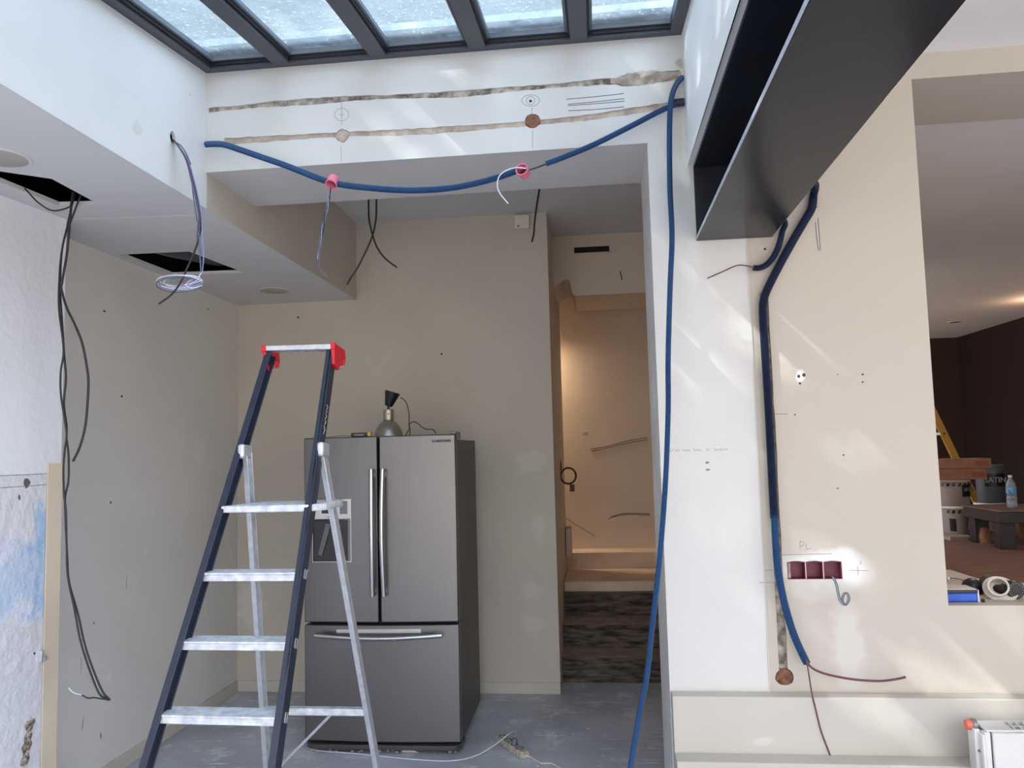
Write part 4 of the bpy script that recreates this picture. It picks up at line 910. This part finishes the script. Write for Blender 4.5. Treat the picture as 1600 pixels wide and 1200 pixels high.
# ------------------------------------------------------------------ things on the sill
SZ = WZ0
def P2(x, y, z=SZ): return at(x, y, 'Z', z)
cs = thing('blue_box', P2(1505, 938), 'bright blue box lying on the left end of the sill', 'box')
a = P2(1481, 943); c = P2(1533, 941)
yb0 = a.y+.02; zt_ = at(1500, 922, 'Y', yb0).z
under(MB().box(WX0+.003, c.x-.012, yb0, yb0+.10, SZ+.001, zt_-.012).build('body', mat('bright_blue_fabric', (40, 88, 186), .5, var=.15, vscale=20, bump=.3), bevel=.006), cs)
under(MB().box(WX0+.003, c.x-.010, yb0-.002, yb0+.102, zt_-.012, zt_).build('zip_band', M_blkp, bevel=.002), cs)
under(MB().box(WX0+.004, c.x-.012, yb0+.004, yb0+.10, zt_, zt_+.003).build('lid', M_whitep, bevel=.001), cs)
under(MB().box(c.x-.012, c.x-.006, yb0, yb0+.10, SZ+.001, zt_).build('end_flap', M_wht, bevel=.001), cs)
o = MB().lathe([(0, 0), (.007, 0), (.007, .012), (0, .014)], (c.x+.008, yb0+.004, SZ+.0005), 12).build('small_black_cap', M_blkp); under(o, cs)  # small unidentified black cap, parented to the blue box
# dark bowl shape behind
p_ = at(1518, 905, 'Y', 3.50)
o = MB().lathe([(0, 0), (.035, 0), (.042, .006), (.040, .030), (.03, .050), (.012, .060), (0, .061)], (p_.x, 3.50, SZ+.0005), 24).build('dark_bowl', mat('dark_navy_plastic', (26, 30, 48), .35), smooth=.8); tag(o, 'dark rounded upturned bowl behind the blue box on the sill', 'bowl')
wire('black_wire', None, 0, .0018, M_blk, 'thin black wire across the sill behind the blue box', 'wire', pts=[P2(1484, 903, SZ+.004), P2(1493, 904, SZ+.012), P2(1503, 906, SZ+.006), P2(1512, 910, SZ+.004)])
o = MB().lathe([(0, -.004), (.008, -.006), (.010, .004), (.006, .012), (0, .013)], P2(1481.5, 905, SZ+.008), 10).build('metal_nut', M_alu, smooth=.8); tag(o, 'small shiny metal nut by the left edge of the opening', 'nut')
# white roll on its flat disc
q = at(1556, 918, 'Y', 3.40); rr = .040
tr = thing('tape_roll', (q.x, 3.40, SZ), 'white cardboard roll with a wide flange lying open towards the room on the sill', 'roll')
M = Matrix.Translation((q.x, 3.38, SZ+.048)) @ Matrix.Rotation(PI/2+.45, 4, 'X') @ Matrix.Rotation(.0, 4, 'Z')
M = Matrix.Translation((q.x-.004, 3.37, SZ+.046)) @ (V((-.45, -1, .42)).normalized().to_track_quat('Z', 'Y').to_matrix().to_4x4())
under(MB().lathe([(.030, -.05), (.036, -.05), (.036, .012), (.038, .02), (.031, .02), (.030, -.05)], n=36, M=M).build('core', M_whitep, smooth=.6), tr)
M3 = Matrix.Translation((q.x+.014, 3.395, SZ+.034)) @ (V((-.25, -1, 1.1)).normalized().to_track_quat('Z', 'Y').to_matrix().to_4x4())
under(MB().lathe([(.026, -.004), (.062, -.004), (.063, 0), (.062, .003), (.026, .003), (.026, -.004)], n=40, M=M3).build('flange', M_whitep, smooth=.6), tr)
# dark cylinder
q = at(1588, 922, 'Y', 3.36)
cy = thing('spray_can', (q.x, 3.38, SZ), 'dark olive cylinder lying on the sill with its round black end facing the room', 'can')
a_ = V((q.x, 3.36, SZ+.036)); b_ = V((q.x-.02, 3.56, SZ+.036)); dd = (b_-a_).normalized()
Mq = Matrix.Translation(a_) @ dd.to_track_quat('Z', 'Y').to_matrix().to_4x4()
under(MB().lathe([(0, .015), (.030, .015), (.031, .02), (.031, .20), (.027, .205), (0, .205)], n=32, M=Mq).build('body', mat('dark_olive_metal', (84, 82, 70), .5), smooth=.5), cy)
under(MB().lathe([(0, .0), (.034, 0), (.036, .004), (.036, .022), (.031, .024), (0, .024)], n=32, M=Mq).build('end_cap', M_blkp, smooth=.5), cy)
b = MB()
for k in range(16):
    a2 = 2*PI*k/16; c2_ = Mq @ V((.026*math.cos(a2), .026*math.sin(a2), -.001)); b.lathe([(0, 0), (.0018, .0), (.0018, .001), (0, .001)], c2_, 6)
under(b.build('end_marks', M_wht), cy)
wire('black_wire', None, 0, .0016, M_blk, 'short black wire lying right of the dark cylinder', 'wire', pts=[P2(1594, 925, SZ+.01), P2(1602, 927, SZ+.004), P2(1612, 926, SZ+.003)])

# ------------------------------------------------------------------ far room things
def pail(x, y, Y, r, h, z, body, label, name='paint_pail', lid=True, stripes=False, lab=None, txt=None, grp='paint pails in the far room'):
    root = thing(name, (x, Y, z), label, 'paint pail', grp)
    under(MB().lathe([(0, .001), (r*.90, .001), (r*.93, .01), (r, h*.86), (r*1.04, h*.87), (r*1.04, h*.90), (r, h*.905), (r*.98, h*.91), (0, h*.91)], (x, Y, z), 36).build('body', body, smooth=.5), root)
    if lid: under(MB().lathe([(0, h*.912), (r*1.05, h*.912), (r*1.06, h*.93), (r*1.04, h), (r*.98, h), (r*.94, h*.97), (0, h*.97)], (x, Y, z), 36).build('lid', M_whitep, smooth=.5), root)
    def band(z0, z1, a0, a1, mt, nm, off_=.003):
        b = MB(); n = 16
        def f(u, v):
            a = a0+(a1-a0)*u; zz = z0+(z1-z0)*v; ra = r*(.93+.07*min(1, zz/(h*.86)))+off_
            return (x+ra*math.sin(a), Y-ra*math.cos(a), z+zz)
        return under(b.grid(f, n, 3).build(nm, mt, smooth=1), root)
    if stripes:
        for k in range(7):
            a = -1.1+k*.33; b = MB()
            def f(u, v, a=a):
                aa = a+.16*u+.07*v; zz = h*(.74+.12*v); ra = r*1.0+.004
                return (x+ra*math.sin(aa), Y-ra*math.cos(aa), z+zz)
            under(b.grid(f, 4, 2).build('stripe', M_blkp), root)
    if lab: band(h*lab[0], h*lab[1], lab[2], lab[3], M_blkp, 'label_panel')
    return root
M_pw = mat('white_pail_plastic', (146, 132, 124), .5, var=.05); M_pg = mat('dark_grey_pail_plastic', (78, 82, 86), .45)
Yp = 8.3
X = lambda px, py, Y: at(px, py, 'Y', Y).x
zf_ = lambda px, py, Y: at(px, py, 'Y', Y).z
# base board under the pails
o = MB().box(X(1475,838,8.1), X(1555,838,8.1), 7.96, 8.80, FZ, FZ+.035).build('pallet_board', mat('dusty_board', (150, 132, 118), .8)); tag(o, 'low pale board under the stacked pails in the far room', 'board')
zlo = FZ+.036; h_lo = .27; z2 = zlo+h_lo+.001
pail(X(1497,800,Yp), 0, Yp, .155, h_lo, zlo, M_pw, 'white pail with black stripes, lower left pail of the far stack', stripes=True, lab=(.1, .55, -.95, -.55))
pail(X(1547,800,Yp+.30), 0, Yp+.30, .138, h_lo, zlo, M_pw, 'white pail with black stripes, lower pail beneath the grey pail', stripes=True)
pail(X(1489,770,Yp), 0, Yp, .155, .26, z2, M_pw, 'white pail with black label, upper pail under the cardboard boxes', stripes=True, lab=(.35, .8, .15, .9))
g = pail(X(1548,765,Yp+.30), 0, Yp+.30, .135, .42, z2, M_pg, 'tall dark grey pail with a black SATIN label, right end of the stack', lid=False, lab=(.40, .70, -.8, .8))
q = V((X(1548,765,Yp+.30)-.0, Yp+.30-.1395, z2+.42*.55))
text('lettering', 'SATIN', (q.x-.015, q.y-.004, q.z), .075, mat('grey_print', (150, 148, 146), .6), .002, parent=g, bold=.0005)
text('lettering', 'SATIN', (X(1489,770,Yp)+.085, Yp-.152, z2+.16), .050, mat('grey_print_dim', (120, 118, 116), .6), .002, rot=(PI/2, 0, .5), parent=[o for o in C.objects if o.get('label') == 'white pail with black label, upper pail under the cardboard boxes'][0])
# dark bag and small brown things between
p_ = at(1523, 818, 'Y', 8.08)
b = MB(); b.lathe([(0, 0), (.07, 0), (.085, .05), (.07, .13), (.04, .17), (0, .18)], (p_.x, 8.05, FZ+.036), 20)
for v_ in b.b.verts: v_.co += V((noise.noise(v_.co*9), noise.noise(v_.co*9+V((3,0,0))), .5*noise.noise(v_.co*9)))*.04*(1 if v_.co.z > FZ+.05 else 0)
tag(b.build('crumpled_bag', M_blkp, smooth=1), 'crumpled black bag in front of the lower pails', 'bag')
p_ = at(1532, 835, 'Y', 7.85)
b = MB(); b.lathe([(0, 0), (.055, 0), (.06, .06), (.045, .14), (0, .15)], (p_.x+.0, 7.78, FZ), 16)
tag(b.build('paper_sack', M_cardb, smooth=1), 'small brown paper sack on the floor left of the dark table leg', 'sack')
# cardboard boxes
def carton(px, py0, py1, Y, W, D, rot, label, nm='cardboard_box'):
    zt1, zb1 = zf_(px[0], py0, Y), zf_(px[0], py1, Y); cx = (X(px[0], py0, Y)+X(px[1], py0, Y))/2
    root = thing(nm, (cx, Y+D/2, zb1), label, 'box', 'flat cardboard boxes on the pails')
    M = Matrix.Translation((cx, Y+D/2, zb1)) @ Matrix.Rotation(rot, 4, 'Z')
    W = X(px[1], py0, Y)-X(px[0], py0, Y)
    under(MB().box(-W/2, W/2, -D/2, D/2, 0, zt1-zb1, mat=M).build('carton', M_cardb, bevel=.004), root)
    under(MB().box(-W/2+.1, W/2-.1, -D/2-.001, -D/2+.002, (zt1-zb1)*.3, (zt1-zb1)*.7, mat=M).build('tape', mat('brown_tape', (120, 80, 56), .4)), root)
    return zb1, zt1
zz0 = z2+.262
for nm_, x0p, x1p, za, zb2, rot, lab_ in (('a', 1462, 1541, zz0, zz0+.105, .03, 'lower flat cardboard box lying on the pails, longer side to the left'), ('b', 1458, 1550, zz0+.107, zz0+.20, -.06, 'upper flat cardboard box with a crushed right end, topmost on the pails')):
    x0, x1 = X(x0p, 750, 8.1), X(x1p, 750, 8.1); root = thing('cardboard_box', ((x0+x1)/2, 8.25, za), lab_, 'box', 'flat cardboard boxes on the pails')
    M = Matrix.Translation(((x0+x1)/2, 8.25, za)) @ Matrix.Rotation(rot, 4, 'Z'); W = x1-x0
    under(MB().box(-W/2, W/2, -.17, .14, 0, zb2-za, mat=M).build('carton', M_cardb, bevel=.004), root)
    under(MB().box(W/2-.14, W/2-.02, -.172, -.169, .02, .07, mat=M).build('printed_panel', mat('box_print', (140, 74, 50), .7)), root)
# yellow ladder leaning behind
P_a, P_b = at(1462, 652, 'Y', 9.15), at(1496, 722, 'Y', 9.15)
yl = thing('folding_rule', P_b, 'yellow slanting aluminium ladder rail standing behind the cardboard boxes', 'ladder'); yl.name = 'yellow_ladder'
dv = (P_b-P_a); P_c = P_b+dv*((P_b.z-FZ)/-dv.z) if dv.z < 0 else P_b
M_yel = mat('yellow_ladder_paint', (176, 134, 40), .5)
P_top = P_a-dv*.6
under(MB().beam(P_top, P_c, .030, .075, (0, 1, 0)).build('rail', M_yel, bevel=.003), yl)
under(MB().beam(P_top+V((-.42, .1, 0)), P_c+V((-.42, .1, 0)), .030, .075, (0, 1, 0)).build('rail', M_yel, bevel=.003), yl)
for k in range(5):
    p_ = P_top.lerp(P_c, .12+.2*k); under(MB().beam(p_+V((-.02, 0, 0)), p_+V((-.42, .1, 0)), .03, .03, (0, 0, 1)).build('rung', M_alu), yl)
    under(MB().lathe([(0, -.002), (.012, -.002), (.012, 0), (0, 0)], n=10, M=Matrix.Translation(p_+V((0, -.016, .0))) @ Matrix.Rotation(-PI/2, 4, 'X')).build('rung_end', M_blkp), yl)
# low dark table and the bottle
tb = thing('low_table', at(1600, 840, 'Y', 7.6), 'low dark wooden table in the far room with a thick square leg', 'table')
M_wood = mat('dark_brown_wood', (34, 22, 20), .4, var=.2, vscale=8); M_wtop = mat('dusty_table_top', (104, 84, 74), .5, var=.1)
tz = zf_(1545, 800, 7.25)
tx0 = X(1541, 800, 7.5)
under(MB().box(tx0, tx0+1.1, 7.25, 7.95, tz-.10, tz-.004).build('apron', M_wood, bevel=.004), tb)
under(MB().box(tx0-.01, tx0+1.12, 7.24, 7.97, tz-.004, tz+.008).build('table_top', M_wtop, bevel=.003), tb)
lx0 = X(1559, 850, 7.36)
for (xx, yy) in ((lx0, 7.30), (lx0+.88, 7.30), (lx0, 7.76), (lx0+.88, 7.76)): under(MB().box(xx, xx+.125, yy, yy+.12, FZ, tz-.101).build('leg', M_wood, bevel=.004), tb)
q = at(1578, 800, 'Y', 7.6); bt = thing('water_bottle', (q.x, 7.55, tz+.009), 'clear plastic water bottle with a blue label standing on the low table', 'bottle')
hB = .285
under(MB().lathe([(0, 0), (.036, .002), (.041, .01), (.041, .06), (.038, .065), (.041, .07), (.041, .10), (.037, .105), (.041, .11), (.041, .19), (.036, .22), (.020, .25), (.014, .262), (.014, .272), (0, .272)], (q.x, 7.55, tz+.009), 24).build('bottle_body', M_bottle, smooth=.7), bt)
under(MB().lathe([(.0418, .125), (.0422, .127), (.0422, .178), (.0418, .18)], (q.x, 7.55, tz+.009), 24).build('label_wrap', mat('blue_bottle_label', (92, 148, 190), .5, var=.4, vscale=40), smooth=.7), bt)
under(MB().lathe([(0, .272), (.016, .270), (.016, .288), (0, .29)], (q.x, 7.55, tz+.009), 20).build('cap', M_whitep, smooth=.5), bt)
o = MB().box(X(1592,830,8.0), X(1600,830,8.0)+.3, 8.0, 8.2, FZ, FZ+.16).build('wooden_crate', M_cardb, bevel=.004); tag(o, 'brown crate on the floor behind the dark table leg', 'box')
# recessed hole in the far ceiling
q = at(1493, 503, 'Z', FC)
root = thing('recessed_downlight', q, 'dark unlit round downlight in the far room ceiling', 'light')
under(MB().lathe([(0, -.002), (.075, -.002), (.075, -.0005), (0, -.0005)], q, 28).build('recess', M_dark), root)
under(MB().lathe([(.075, -.006), (.095, -.004), (.095, -.0005), (.075, -.0005), (.075, -.006)], q, 28).build('rim', M_soff), root)

# ------------------------------------------------------------------ added unseen tree behind the camera: leaves left out to shape the sun patches
tree = thing('sun_mask_tree', (-9.5, -4.5, 0), 'added leafy tree out of view, its gaps shaping the sun patches', 'tree')
U_ = SUN.cross(V((0, 0, 1))).normalized(); W_ = U_.cross(SUN).normalized(); CT = V((.2, .9, 2.0)) - SUN*9.5
spots = [(at(*p, 'Y', YP), r) for p, r in (((1165, 455), .03), ((1175, 495), .075), ((1190, 515), .075), ((1212, 512), .065), ((1228, 535), .045), ((1245, 552), .03), ((1112, 560), .02), ((1240, 580), .03), ((1262, 580), .03),
    ((1340, 1108), .03), ((1405, 1105), .04), ((1420, 1125), .04), ((1412, 1150), .04), ((1440, 1158), .03), ((1452, 1045), .03), ((1472, 1060), .045), ((1490, 1075), .04), ((1508, 1062), .03), ((1522, 1080), .045), ((1550, 1105), .06), ((1585, 1115), .06))]
rnd = random.Random(11); b = MB()
N = 118; ext = 5.9
for i in range(N):
    for j in range(N):
        for k in range(2):
            u = (i+.5+rnd.uniform(-.7, .7))/N*2-1; v = (j+.5+rnd.uniform(-.7, .7))/N*2-1
            if u*u+v*v > 1: continue
            p = CT + U_*u*ext + W_*v*ext
            d = (YP-p.y)/SUN.y; q = p+SUN*d; dz = -p.z/SUN.z; g_ = p+SUN*dz
            if any((q-c).length < r+.045 for c, r in spots): continue  # no leaves where a sun patch should land on the wall
            if 1.2 < g_.x < 3.6 and -1.2 < g_.y < 1.8 and noise.noise(V((g_.x*2, g_.y*2, 0))) > -.05: continue  # no leaves here either, so sun on unseen floor bounces upward
            p = p + SUN*rnd.uniform(-.5, .5); r = rnd.uniform(.065, .10)
            a1 = (U_+W_*rnd.uniform(-1, 1)+SUN*rnd.uniform(-.4, .4)).normalized(); a2 = a1.cross(SUN).normalized()*.8
            b.b.faces.new([b.b.verts.new(p+a1*r*x_+a2*r*y_) for x_, y_ in ((1, 0), (.2, .8), (-.8, .5), (-1, 0), (-.6, -.7), (.4, -.8))])
f_ = b.build('sun_mask_foliage', mat('green_leaves', (104, 132, 66), .7, var=.3, vscale=2), recalc=False); f_['kind'] = 'stuff'; under(f_, tree)
under(MB().tube([V((-9.5, -4.5, 0)), V((-9.3, -4.6, 3)), V((-8.4, -5.0, 6)), CT], .2, 10, rf=lambda i: (.26, .2, .13, .05)[i]).build('trunk', mat('brown_bark', (92, 76, 60), .9, bump=1)), tree)
